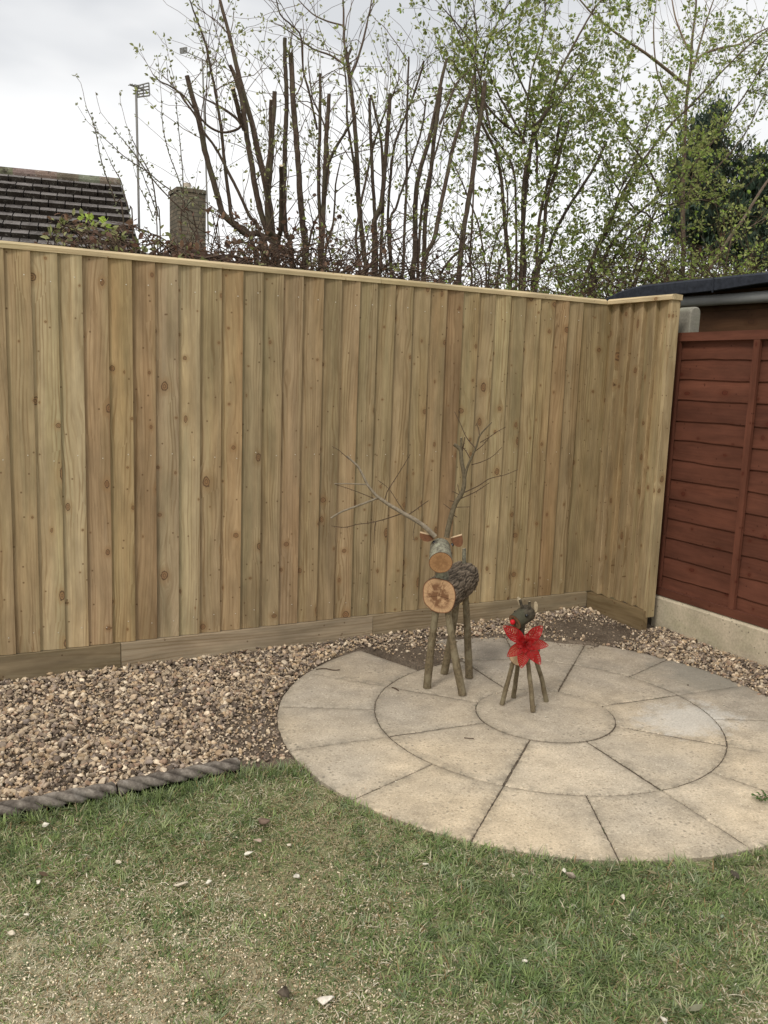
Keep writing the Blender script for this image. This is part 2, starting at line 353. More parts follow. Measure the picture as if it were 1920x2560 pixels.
M['headbark'] = m_bark('birch_like_bark', (.075, .064, .048), (.27, .255, .185), 1.8, lichen=(.37, .37, .265))
M['darkbark'] = m_bark('dark_mossy_bark', (.024, .019, .013), (.088, .072, .050), 1.5, lichen=(.058, .056, .036))
def m_logbark():
    n = NT('furrowed_bark'); P = n.obj(); t = n.attr(); a = n.noise(P, 75, 5, .7)
    c = n.mul(t, n.ramp(a, [(.3, .60), (.7, 1.3)])); n.bump(a, .8, .003); return n.done(c, .92, .12)
M['logbark'] = m_logbark()
def m_cut(name, lo, hi, blot, cracks=False, k=1.0):
    n = NT(name); uv = n.uv(); o = n.sep(uv)
    nv = n.noise(uv, 1.8, 3, .5); r = n.math('SQRT', n.math('ADD', n.math('MULTIPLY', o[0], o[0]), n.math('MULTIPLY', o[1], o[1])))
    rr = n.math('ADD', r, n.math('MULTIPLY', nv, .22)); w = n.math('SINE', n.math('MULTIPLY', rr, 75))
    ang = n.math('ARCTAN2', o[1], o[0]); rays = n.noise(n.comb(n.math('MULTIPLY', ang, 9.0), n.math('MULTIPLY', r, .8)), 1.0, 4, .7)
    c = n.mix(n.mr(w, -1, 1, 0, .35), hi, lo); c = n.mul(c, n.ramp(rays, [(.3, .72), (.7, 1.15)]))
    bl = n.noise(n.map(uv, (1.3, 1.0, 1), (3.1, .4, 0)), 1.9, 5, .6)
    inner = n.mr(r, .82, .60)
    c = n.mix(n.math('MULTIPLY', n.mr(bl, .42, .53, 0, .88*k), inner), c, blot)
    if cracks:
        for (ca, wd, ln) in ((-.18, .013, .93), (3.42, .012, .80), (1.30, .010, .85)):
            da = n.math('ABSOLUTE', n.math('SINE', n.math('SUBTRACT', ang, n.math('ADD', ca, n.math('MULTIPLY', n.math('SUBTRACT', nv, .5), .5)))))
            side = n.math('GREATER_THAN', n.math('COSINE', n.math('SUBTRACT', ang, ca)), 0.0)
            cm = n.math('MULTIPLY', n.math('MULTIPLY', n.math('LESS_THAN', n.math('MULTIPLY', da, r), wd), side), n.math('LESS_THAN', r, ln))
            c = n.mix(cm, c, (.07, .03, .015))
    c = n.mix(n.mr(r, .93, .98, 0, .9), c, (.10, .035, .018))
    return n.done(c, .7, .2)
M['bodycut'] = m_cut('sawn_log_face', (.30, .155, .078), (.50, .32, .175), (.135, .060, .028), True)
M['headcut'] = m_cut('sawn_nose_face', (.26, .13, .055), (.40, .225, .105), (.19, .095, .04), k=.6)
M['smallcut'] = m_cut('sawn_small_face', (.12, .065, .032), (.20, .12, .065), (.05, .03, .018))
M['palecut'] = m_cut('pale_sawn_face', (.34, .22, .12), (.50, .36, .22), (.30, .19, .10), k=.4)
def simple(name, c, rough=.6, spec=.3, metal=0.0, nz=None, emis=None):
    n = NT(name)
    if nz: c = n.mul(n.mix(1, (*c, 1), n.ramp(n.noise(n.obj(), nz[0], 4, .6), [(.3, nz[1]), (.7, nz[2])]), 'MULTIPLY'), (1, 1, 1, 1)); n.bump(n.noise(n.obj(), nz[0]*3, 3), .3, .003)
    m = n.done(c, rough, spec); n.b.inputs['Metallic'].default_value = metal; return m
M['ear'] = simple('ear_slice', (.165, .072, .033), .7, nz=(90, .7, 1.2))
M['earedge'] = simple('ear_cut_edge', (.58, .42, .26), .7, nz=(90, .85, 1.1))
M['paleear'] = simple('pale_ear_slice', (.40, .32, .21), .7, nz=(90, .7, 1.2))
M['eye'] = simple('glossy_black', (.004, .004, .004), .03, .5)
M['nose'] = simple('red_pompom', (.50, .010, .016), .5, .25, nz=(400, .8, 1.15))
M['felt'] = simple('roofing_felt', (.022, .025, .033), .85, .25, nz=(40, .7, 1.5))
M['gutter'] = simple('grey_plastic', (.23, .23, .225), .45, .35, nz=(6, .8, 1.1))
M['alu'] = simple('dull_aluminium', (.22, .21, .20), .55, .4, .3)
M['nail'] = simple('galvanised_nail', (.62, .58, .48), .35, .6, .3)
M['render'] = simple('house_wall', (.40, .34, .27), .9, nz=(3, .85, 1.05))
M['pot'] = simple('chimney_pot', (.42, .36, .29), .8, nz=(20, .8, 1.1))
M['flaunch'] = simple('mortar_cap', (.34, .34, .27), .9, nz=(14, .7, 1.15))
def m_flower():
    n = NT('red_glitter_petal'); P = n.obj(); f = n.noise(P, 900, 2)
    m = n.done(n.ramp(f, [(.35, (.18, .003, .004)), (.7, (.46, .009, .008))]), .5, .2)
    tr = n.t.nodes.new('ShaderNodeBsdfTranslucent'); tr.inputs[0].default_value = (.42, .006, .006, 1); ms = n.t.nodes.new('ShaderNodeMixShader'); ms.inputs[0].default_value = .25
    n.L(n.b.outputs[0], ms.inputs[1]); n.L(tr.outputs[0], ms.inputs[2]); n.L(ms.outputs[0], n.out.inputs[0]); return m
M['flower'] = m_flower()
def m_tile():
    n = NT('weathered_concrete_tile'); P = n.obj(); a = n.noise(P, 2.5, 5, .6); b = n.noise(P, 16, 5, .75); c0 = n.noise(P, 60, 3, .7)
    c = n.mul(n.attr(), n.mix(n.mr(a, .35, .65), (.085, .075, .070, 1), (.165, .150, .140, 1)))
    c = n.mix(n.mr(b, .56, .66, 0, .7), c, (.33, .31, .28)); c = n.mix(n.mr(n.noise(P, 7, 5, .7), .58, .66, 0, .85), c, (.030, .023, .018))
    c = n.mul(c, n.ramp(c0, [(.3, .7), (.7, 1.25)])); n.bump(b, .6, .01); return n.done(c, .95, .1)
M['tile'] = m_tile()
def m_brick():
    n = NT('grey_brown_brick'); o = n.uv(); b = n.t.nodes.new('ShaderNodeTexBrick'); n.L(o, b.inputs['Vector']); b.inputs['Scale'].default_value = 1.0
    b.inputs['Brick Width'].default_value = .225; b.inputs['Row Height'].default_value = .075; b.inputs['Mortar Size'].default_value = .008; b.inputs['Mortar Smooth'].default_value = .3
    b.inputs['Color1'].default_value = (.165, .135, .098, 1); b.inputs['Color2'].default_value = (.105, .092, .070, 1); b.inputs['Mortar'].default_value = (.055, .050, .040, 1)
    c = n.mul(b.outputs['Color'], n.ramp(n.noise(n.obj(), 9, 5, .6), [(.3, .75), (.7, 1.3)])); return n.done(c, .95, .1)
M['brick'] = m_brick()
def m_rope():
    n = NT('weathered_rope_edging'); P = n.obj(); a = n.noise(P, 22, 5, .65); b = n.noise(P, 120, 4, .7)
    c = n.mix(n.mr(a, .4, .62), (.10, .083, .068), (.225, .195, .162)); c = n.mix(n.mr(n.noise(P, 13, 4), .58, .70, 0, .6), c, (.34, .31, .27))
    c = n.mul(c, n.ramp(b, [(.3, .7), (.7, 1.2)])); c = n.mul(c, n.attr()); n.bump(b, .6, .003); return n.done(c, .93, .1)
M['rope'] = m_rope()

def nz(x, y, z=0.0, s=1.0): return noise.noise(Vector((x*s, y*s, z)))

# ================================================================== SETTING
# ground: one sheet, finer under the garden
def structure(o): o['kind'] = 'structure'; return o
CC = np.array([-1.2908, -1.2187]); R0, R1, R2 = .2823, .6994, 1.0930
g = MB(); g.add([(-60, -60, -.06), (60, -60, -.06), (60, 160, -.06), (-60, 160, -.06)], [(0, 1, 2, 3)])
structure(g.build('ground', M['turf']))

def lawn_mask(x, y):
    """true where turf grows"""
    d = math.hypot(x-CC[0], y-CC[1])
    if d < R2+.004: return False
    if x < -2.53: return y < -1.215+.01*nz(x, 0, 3, 9)
    if x < -2.30: return y < -1.235+.035*nz(x, 0, 5, 14)-.05*max(0, (x+2.53))
    if x < -1.29: return y < CC[1]
    return y < -1.95
def soil_amt(x, y):
    """1 where bare soil shows instead of gravel"""
    a = max(0.0, 1-math.hypot((x+.30), (y+.40)*1.25)/.42)
    b = max(0.0, 1-math.hypot((x+1.50)*.9, (y+.42))/.36)
    c = max(0.0, 1-math.hypot((x+2.38), (y+.98)*.55)/.24)
    s = max(a*1.7, b*1.6, min(c*1.0, .38))+.35*nz(x, y, 1.5, 7)
    return min(1.0, max(0.0, s))
def bed_z(x, y):
    d = math.hypot(x-CC[0], y-CC[1]); an = math.degrees(math.atan2(y-CC[1], x-CC[0]))
    z = -.010+.006*nz(x, y, 0, 4)
    z += .020*max(0, 1-abs(y)/.35)          # banked up to the kickboard
    z += .02*max(0, min(1, (x+.6)/.6))*max(0, min(1, (y+1.2)/.8))
    if -2.6 < x and d < R2-.012:
        if 83 < an < 104 and d > R1: z = -.004+.004*nz(x, y, 2, 15)
        elif 36 < an < 84:
            t = (d-(.985+.03*nz(x, y, 9, 9)))/.07; z = -.05+max(0, min(1, t))*(.062+.006*nz(x, y, 2, 30))
        elif -30 < an <= 36:
            t = (d-(1.045+.015*nz(x, y, 9, 9)))/.05; z = -.05+max(0, min(1, t))*.06
        else: z = -.05
    return z
# planting bed under the gravel (height field)
def grid_mesh(name, x0, x1, y0, y1, nx, ny, zf, mat, keep=None):
    xs = np.linspace(x0, x1, nx); ys = np.linspace(y0, y1, ny); V = [(x, y, zf(x, y)) for y in ys for x in xs]; Fs = []
    for j in range(ny-1):
        for i in range(nx-1):
            if keep and not keep((xs[i]+xs[i+1])/2, (ys[j]+ys[j+1])/2): continue
            Fs.append((j*nx+i, j*nx+i+1, (j+1)*nx+i+1, (j+1)*nx+i))
    return raw_mesh(name, V, Fs, mat, smooth=True)
structure(grid_mesh('soil_bed', -6.5, .40, -2.6, .03, 500, 190, lambda x, y: bed_z(x, y) if not (y < -1.22 and x < -1.29) and not lawn_mask(x, y) else -.055, M['soil']))
def turf_z(x, y): return -.012+.008*nz(x, y, 4, 3)+.004*nz(x, y, 2, 14)
def turf_keep(x, y): return lawn_mask(x, y) or (math.hypot(x-CC[0], y-CC[1]) < R2+.06 and (x < CC[0] or y < -1.95) and y < CC[1]-.05)
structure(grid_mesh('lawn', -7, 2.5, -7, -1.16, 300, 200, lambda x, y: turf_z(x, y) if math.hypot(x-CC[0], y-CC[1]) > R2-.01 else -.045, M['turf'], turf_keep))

# patio: individually cut slabs in three rings
def patio():
    mb = MB(); cuts = MB()
    def slab(a0, a1, r0, r1, na, nr, seed):
        rr = random.Random(seed); gap = .0022
        tone = rr.uniform(.93, 1.06); tx, ty = rr.uniform(-.0006, .0006), rr.uniform(-.0006, .0006); z0 = rr.uniform(-.0006, .0006)
        full = r0 == 0
        def knots(n): 
            n = n*2; t = np.linspace(0, 1, n); t = np.concatenate(([0, .012, .05, .11], t[1:-1][(t[1:-1] > .13) & (t[1:-1] < .87)], [.89, .95, .988, 1])); return t
        A = np.linspace(0, 1, na) if full else knots(na); B = np.concatenate((np.linspace(0, .85, 8), [.92, .97, .99, 1])) if full else knots(nr)
        V = []; C = []
        for j, b in enumerate(B):
            r = (r0+gap if not full else 0)+b*(r1-gap-(r0+gap if not full else 0))
            for i, a in enumerate(A):
                g_ = 0 if full else math.degrees(gap/max(r, .05)); an = math.radians(a0+g_+a*(a1-a0-2*g_))
                ea = 1 if full else min(a, 1-a)*math.radians(a1-a0)*r; eb = (r1-r) if full else min(r-r0-gap, r1-gap-r)
                e = max(0, min(ea, eb)); rj = r
                if e < .001:
                    j_ = .0026*nz(an*r*1.0, r, seed, 40)+.0022*nz(an*r, r, seed+5, 130); 
                    if eb < .001: rj = r+j_
                    else: an += j_/max(r, .1)
                x = CC[0]+rj*math.cos(an); y = CC[1]+rj*math.sin(an)
                z = z0+tx*(x-CC[0])+ty*(y-CC[1])+.0010*nz(x, y, 3, 10)-(.0045 if e < .001 else (.0012 if e < .006 else 0))
                gr = max(0, 1-e/.045); V.append((x, y, z)); C.append((tone, gr, 0))
        nA = len(A); Fc = [(j*nA+i, j*nA+i+1, (j+1)*nA+i+1, (j+1)*nA+i) for j in range(len(B)-1) for i in range(nA-1)]
        Fc = [f[::-1] for f in Fc]
        mb.add(V, [f for f in Fc], None, C)
        # edge skirt
        def skirt(idx):
            top = [V[i] for i in idx]; n_ = len(top); mb.add(top+[(p[0], p[1], -.04) for p in top], [(i, i+1, n_+i+1, n_+i) for i in range(n_-1)], None, [(tone, .9, 0)]*(2*n_))
        skirt([(len(B)-1)*nA+i for i in range(nA)])
        if not full: skirt(list(range(nA))); skirt([j*nA for j in range(len(B))]); skirt([j*nA+nA-1 for j in range(len(B))])
    slab(0, 360, 0, R0, 72, 8, 1)
    for k in range(8): slab(-5.2+45*k+.4, -5.2+45*(k+1), R0, R1, 34, 16, 10+k)
    for k in range(16):
        a0 = -5+22.5*k
        if abs(a0-85) < 1: continue                    # the slab missing by the fence
        slab(a0, a0+22.5, R1, R2, 28, 16, 40+k)
    return mb.build('patio', M['paving'], smooth=True)
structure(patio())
j = MB(); ring = [(CC[0]+(R2-.02)*math.cos(t), CC[1]+(R2-.02)*math.sin(t), -.0135) for t in np.linspace(0, 2*PI, 97)[:-1]]
j.add(ring, [list(range(96))]); 
def joint_disc():
    V = [(CC[0], CC[1], -.0056)]; Fs = []; an = np.linspace(0, 2*PI, 193)[:-1]; RR = [.25, .5, R1+.012]
    for r in RR: V += [(CC[0]+r*math.cos(t), CC[1]+r*math.sin(t), -.0050) for t in an]
    n_ = 192
    for k in range(2):
        for i in range(n_): Fs.append((1+k*n_+i, 1+k*n_+(i+1) % n_, 1+(k+1)*n_+(i+1) % n_, 1+(k+1)*n_+i))
    m = MB(); m.add(V, Fs); m.add([V[0]]+V[1:1+n_], [(0, 1+i, 1+(i+1) % n_) for i in range(n_)])
    # outer ring, open where the slab is missing
    for k in range(16):
        a0 = -5+22.5*k
        if abs(a0-85) < 1: continue
        t = np.radians(np.linspace(a0 if abs(a0-107.5) > 1 else a0+.3, a0+22.5 if abs(a0-62.5) > 1 else a0+22.2, 10)); vv = [(CC[0]+(R1+.010)*math.cos(q), CC[1]+(R1+.010)*math.sin(q), -.0051) for q in t]+[(CC[0]+(R2-.012)*math.cos(q), CC[1]+(R2-.012)*math.sin(q), -.0051) for q in t]
        m.add(vv, [(i, 10+i, 11+i, i+1) for i in range(9)])
    return m.build('joint_bedding', M['joint'])
structure(joint_disc())

# ------------------------------------------------------------------ gravel (one stuff object)
def icosphere():
    import bmesh
    bm = bmesh.new(); bmesh.ops.create_icosphere(bm, subdivisions=2, radius=1.0); V = np.array([v.co[:] for v in bm.verts]); Fc = np.array([[v.index for v in f.verts] for f in bm.faces]); bm.free(); return V, Fc
def ico1():
    import bmesh
    bm = bmesh.new(); bmesh.ops.create_icosphere(bm, subdivisions=1, radius=1.0); V = np.array([v.co[:] for v in bm.verts]); Fc = np.array([[v.index for v in f.verts] for f in bm.faces]); bm.free(); return V, Fc
def stone_proto(r, base):
    V = base.copy()
    for _ in range(8):                           # knock flat facets off it
        nrm = r.normal(size=3); nrm /= np.linalg.norm(nrm); h = r.uniform(.26, .70); d = V@nrm; V -= np.outer(np.maximum(d-h, 0), nrm)
    V *= 1+r.uniform(-.07, .07, (len(V), 1)); V *= np.array([1.0, r.uniform(.60, .95), r.uniform(.34, .70)]); return V
V1, F1 = ico1()            # 12 verts / 20 faces at level 1
V2, F2 = icosphere()       # 42 / 80
PROTO = [stone_proto(rng, V2) for _ in range(28)]
PAL = np.array([(.38, .31, .225), (.33, .265, .185), (.28, .23, .175), (.43, .365, .27), (.235, .195, .155), (.33, .25, .165), (.165, .13, .10), (.52, .46, .36), (.215, .185, .16), (.27, .195, .14), (.36, .28, .18), (.105, .085, .068), (.27, .225, .18), (.31, .26, .195), (.40, .34, .25), (.19, .155, .125), (.55, .48, .37), (.10, .083, .068), (.44, .36, .26)])
def rot_mats(r, n, flat=1.0):
    az = r.uniform(0, 2*PI, n); tx = r.normal(0, .55*flat, n); ty = r.normal(0, .55*flat, n)
    ca, sa, cx, sx, cy, sy = np.cos(az), np.sin(az), np.cos(tx), np.sin(tx), np.cos(ty), np.sin(ty); z0 = np.zeros(n); o = np.ones(n)
    Rz = np.stack([ca, -sa, z0, sa, ca, z0, z0, z0, o], 1).reshape(n, 3, 3); Rx = np.stack([o, z0, z0, z0, cx, -sx, z0, sx, cx], 1).reshape(n, 3, 3); Ry = np.stack([cy, z0, sy, z0, o, z0, -sy, z0, cy], 1).reshape(n, 3, 3)
    return Rx@Ry@Rz
def scatter_stones(name, pos, size, mat, pal=PAL, protos=PROTO, Fc=F2, label=None):
    n = len(pos); pos = np.array(pos); size = np.array(size); R = rot_mats(rng, n); which = rng.integers(0, len(protos), n); P = np.array(protos)[which]
    V = np.einsum('nij,nkj->nki', R, P*size[:, None, None])+pos[:, None, :]
    k = P.shape[1]; Fi = (Fc[None]+(np.arange(n)*k)[:, None, None]).reshape(-1, 3)
    c = pal[rng.integers(0, len(pal), n)]*rng.uniform(.70, 1.25, (n, 1))*np.array([1.17, 1.09, 1.02]); C = np.repeat(c, k, 0)
    return raw_mesh(name, V.reshape(-1, 3), Fi, mat, col=C)
def gravel():
    pos = []; size = []; tries = 0; want = 31000
    while len(pos) < want and tries < 400000:
        tries += 1
        x = rng.uniform(-4.1, .30); y = rng.uniform(-1.98, -.036)
        if x < -3.5 and rng.random() < .35: continue
        if y < -1.16 and x < -1.29: continue
        if lawn_mask(x, y): continue
        d = math.hypot(x-CC[0], y-CC[1]); an = math.degrees(math.atan2(y-CC[1], x-CC[0]))
        if x > .10 and y > -.46: continue
        if y > -.4775 and x > -.045: continue
        if d < R2+.004:
            ok = (83.5 < an < 104.5 and d > R1+.02) or (38 < an < 83 and d > 1.02 and rng.random() < .55) or (-28 < an <= 38 and d > 1.06 and rng.random() < .6)
            if not ok: continue
        s = soil_amt(x, y)
        if rng.random() < s*.97: continue
        r = float(np.clip(rng.lognormal(math.log(.0092), .40), .004, .022))
        if s > .15 or (83.5 < an < 104.5 and d < R2): r *= .72
        r *= 1.0+.10*max(0, min(1, (-2.4-x)))
        pos.append((x, y, bed_z(x, y)+r*.30+rng.uniform(-.003, .011)*(1-s))); size.append(r)
    # a few stray stones kicked onto the slabs
    for _ in range(46):
        a = rng.uniform(0, 2*PI); d = R2*math.sqrt(rng.random()); pos.append((CC[0]+d*math.cos(a), CC[1]+d*math.sin(a), .0015)); size.append(rng.uniform(.0018, .0042))
    o = scatter_stones('gravel', pos, size, M['stone']); tag(o, 'mixed tan, cream and brown flint gravel filling the bed along the fence', 'gravel', kind='stuff')
gravel()
def crumbs():
    pos = []; size = []
    for _ in range(17000):
        x = rng.uniform(-3.4, .2); y = rng.uniform(-1.3, -.04)
        if lawn_mask(x, y) or (soil_amt(x, y) < .3 and rng.random() < .6): continue
        d = math.hypot(x-CC[0], y-CC[1]); an = math.degrees(math.atan2(y-CC[1], x-CC[0]))
        if d < R2 and not ((83 < an < 105 and d > R1+.01) or (36 < an < 84 and d > .96)): continue
        if y > -.4775 and x > -.04: continue
        pos.append((x, y, max(bed_z(x, y), .001 if 36 < an < 84 and d < R2 else -1)+.001)); size.append(rng.uniform(.0018, .006))
    for k in range(1500):      # fine grit and crumbs in the joints
        if k % 3 == 0: a = rng.uniform(0, 2*PI); d = (R1 if k % 2 else R0)+rng.normal(0, .003)
        elif k % 3 == 1: a = math.radians(-5+22.5*rng.integers(0, 16))+rng.normal(0, .003); d = rng.uniform(R1, R2)
        else: a = math.radians(-5+45*rng.integers(0, 8))+rng.normal(0, .004); d = rng.uniform(R0, R1)
        pos.append((CC[0]+d*math.cos(a), CC[1]+d*math.sin(a), rng.uniform(-.004, -.001))); size.append(rng.uniform(.0012, .0030))
    pal = np.array([(.13, .10, .07), (.09, .068, .048), (.17, .135, .10), (.30, .25, .19), (.07, .052, .04)])
    o = scatter_stones('soil_crumbs', pos, size, M['stone'], pal, [stone_proto(rng, V1) for _ in range(12)], F1); tag(o, 'dark soil crumbs and grit between gravel and paving slabs', 'soil crumbs', kind='stuff')
crumbs()

# ------------------------------------------------------------------ grass
def lush(x, y):
    """0 = worn straw, 1 = thick green"""
    v = .54+.50*nz(x, y, 7.3, 1.9)+.48*nz(x, y, 3.1, 6.5)+.32*nz(x, y, 8.1, 16)
    if x < -2.35: v += .55*max(0, 1-(-1.20-y)/.16)
    v += .40*max(0, 1-math.hypot((x+2.05)*.8, (y+2.35))/.55)+.25*max(0, 1-abs(math.hypot(x-CC[0], y-CC[1])-R2-.02)/.10)
    v -= .75*max(0, 1-math.hypot((x+3.20)*.85, (y+2.20))/.80)+.25*max(0, 1-math.hypot((x+2.75), (y+1.75))/.35)
    return max(0.0, min(1.0, v))
def region():
    t = rng.random()
    if t < .82:
        while True:
            x = rng.uniform(-3.75, -.7); y = rng.uniform(-2.95, -1.16)
            # keep to what the lens (and a step to each side) can see
            if y < -2.05-(x+3.45)*.46-.32: continue
            return x, y
    return rng.uniform(-4.8, .3), rng.uniform(-3.4, -1.18)
G1 = np.array([(.165, .215, .070), (.215, .270, .095), (.105, .145, .052), (.285, .320, .150), (.195, .235, .125), (.14, .20, .07)])
G2 = np.array([(.46, .40, .25), (.36, .30, .17), (.56, .50, .35), (.26, .20, .11), (.30, .19, .09)])
def turf_blades():
    P0 = []; AZ = []; LE = []; HH = []; WW = []; CC_ = []
    total = 0; target = 150000
    while total < target:
        x, y = region()
        if not lawn_mask(x, y): continue
        l = lush(x, y)
        if rng.random() > .52+.65*l: continue
        k = int(rng.integers(6, 20)); az = rng.uniform(0, 2*PI); lean = rng.uniform(.70, 1.45); hs = rng.uniform(.65, 1.4)*(.55+.6*l); sp_ = rng.uniform(.006, .018)
        rope = x < -2.35 and y > -1.30; dd = abs(math.hypot(x-CC[0], y-CC[1])-R2)
        if rope: hs *= 1.35; lean *= .75
        cb = G1[rng.integers(0, len(G1))]*rng.uniform(.75, 1.30); n = k
        q = np.stack([x+rng.normal(0, sp_, n), y+rng.normal(0, sp_, n)], 1)
        ok = [lawn_mask(a_, b_) for a_, b_ in q]; q = q[ok]; n = len(q)
        if n == 0: continue
        P0.append(np.column_stack([q, np.full(n, turf_z(x, y)-.002)])); AZ.append(az+rng.normal(0, .75, n)); LE.append(np.clip(lean+rng.normal(0, .28, n), .1, 1.56)); HH.append(np.clip(rng.uniform(.014, .038, n)*hs, .008, .055)); WW.append(rng.uniform(.0014, .0034, n))
        c = cb[None]*rng.uniform(.8, 1.2, (n, 1)); dry = rng.random(n) < (.28-.24*l); c[dry] = G2[rng.integers(0, len(G2), dry.sum())]*.95; CC_.append(c); total += n
    return [np.concatenate(v) for v in (P0, AZ, LE, HH, WW, CC_)]
def blade_mesh(name, P0, az, lean, h, w, c):
    n = len(P0); d = np.stack([np.cos(az), np.sin(az), np.zeros(n)], 1); sd = np.stack([-np.sin(az), np.cos(az), np.zeros(n)], 1); up = np.array([0, 0, 1.0]); cur = rng.uniform(.1, .7, n)
    def pt(t): a = lean*(1-cur)+lean*cur*t*1.3; return P0+(h[:, None]*t)*(d*np.sin(a)[:, None]+up*np.maximum(np.cos(a), .03)[:, None])
    V = []
    for t, ws in ((0, .8), (.35, 1.0), (.7, .75), (1.0, .12)):
        p = pt(t); 
        for sg in (-1, 1): V.append(p+sg*sd*(w*ws)[:, None]/2)
    V = np.stack(V, 1); F0 = np.array([(0, 1, 3, 2), (2, 3, 5, 4), (4, 5, 7, 6)]); Fi = (F0[None]+(np.arange(n)*8)[:, None, None]).reshape(-1, 4)
    C = np.repeat(c, 8, 0)
    return raw_mesh(name, V.reshape(-1, 3), Fi, M['grass'], col=C)
o = blade_mesh('grass', *turf_blades()); tag(o, 'short patchy green grass of the lawn in front of the round patio', 'grass', kind='stuff')
def thatch():
    P0 = []; AZ = []; LE = []; HH = []; WW = []; C = []; pal = np.array([(.50, .43, .28), (.62, .55, .39), (.40, .32, .19), (.26, .20, .11), (.70, .63, .48), (.36, .29, .17), (.55, .48, .32)])
    while len(P0) < 36000:
        x, y = region()
        if not lawn_mask(x, y): continue
        l = lush(x, y)
        if rng.random() > 1.05-.80*l: continue
        P0.append((x, y, turf_z(x, y)+rng.uniform(.001, .009))); AZ.append(rng.uniform(0, 2*PI)); LE.append(rng.uniform(1.2, 1.57)); HH.append(float(np.clip(rng.lognormal(math.log(.010), .5), .004, .032))); WW.append(rng.uniform(.0012, .0034))
        k = int(rng.integers(0, 7)) if nz(x, y, 12.5, 3.2) < .12 else int(rng.choice([2, 3, 5, 5, 0])); C.append(pal[k]*rng.uniform(.7, 1.0))
    return np.array(P0), np.array(AZ), np.array(LE), np.array(HH), np.array(WW), np.array(C)
o = blade_mesh('dry_thatch', *thatch()); tag(o, 'dry straw coloured clippings lying through the lawn', 'dry grass', kind='stuff')
def chips():
    pos = []; size = []
    while len(pos) < 24000:
        x, y = region()
        if not lawn_mask(x, y): continue
        pb = .03+1.3*max(0, 1-math.hypot((x+3.25)*.75, (y+2.30))/.72)
        if rng.random() > pb*(1.1-lush(x, y)): continue
        pos.append((x, y, turf_z(x, y)+rng.uniform(.001, .007))); size.append(float(np.clip(rng.lognormal(math.log(.0021), .5), .001, .007)))
    pal = np.array([(.68, .62, .47), (.60, .54, .39), (.76, .70, .56), (.42, .35, .24), (.34, .27, .17)])
    o = scatter_stones('sandy_crumbs', pos, size, M['stone'], pal, [stone_proto(rng, V1) for _ in range(12)], F1); tag(o, 'pale sandy crumbs scattered over the worn lawn at bottom left', 'sand', kind='stuff')
chips()

# single stones lying about, each one told apart
SP = stone_proto
def pebble(name, px, py, r, sc, col, label, cat='stone', zf=0.004, seed=0, onslab=False):
    p = atZ(px, py, 0.004); rr = np.random.default_rng(seed+100); V = SP(rr, V2); V = V/np.abs(V).max(axis=0)*np.array([.9, .8, .62]); V = V*np.array(sc)*r*(1 if onslab else .92)
    a = rr.uniform(0, 2*PI); R = np.array([[math.cos(a), -math.sin(a), 0], [math.sin(a), math.cos(a), 0], [0, 0, 1]]); V = V@R.T
    r *= 1.0; z = (0.0 if onslab else turf_z(p[0], p[1])+.014)-V[:, 2].min()-.001
    o = raw_mesh(name, V, F2, M['stone'], col=np.tile(np.array(col), (len(V), 1))); o.location = (p[0], p[1], z); tag(o, label, cat, 'loose stones on the lawn' if not onslab else None); return o
K = 1920/1659
def L7(a, b): return a*K, 1960+b*K
WH = (.64, .59, .48); PALE = (.56, .49, .37); BR = (.16, .11, .08)
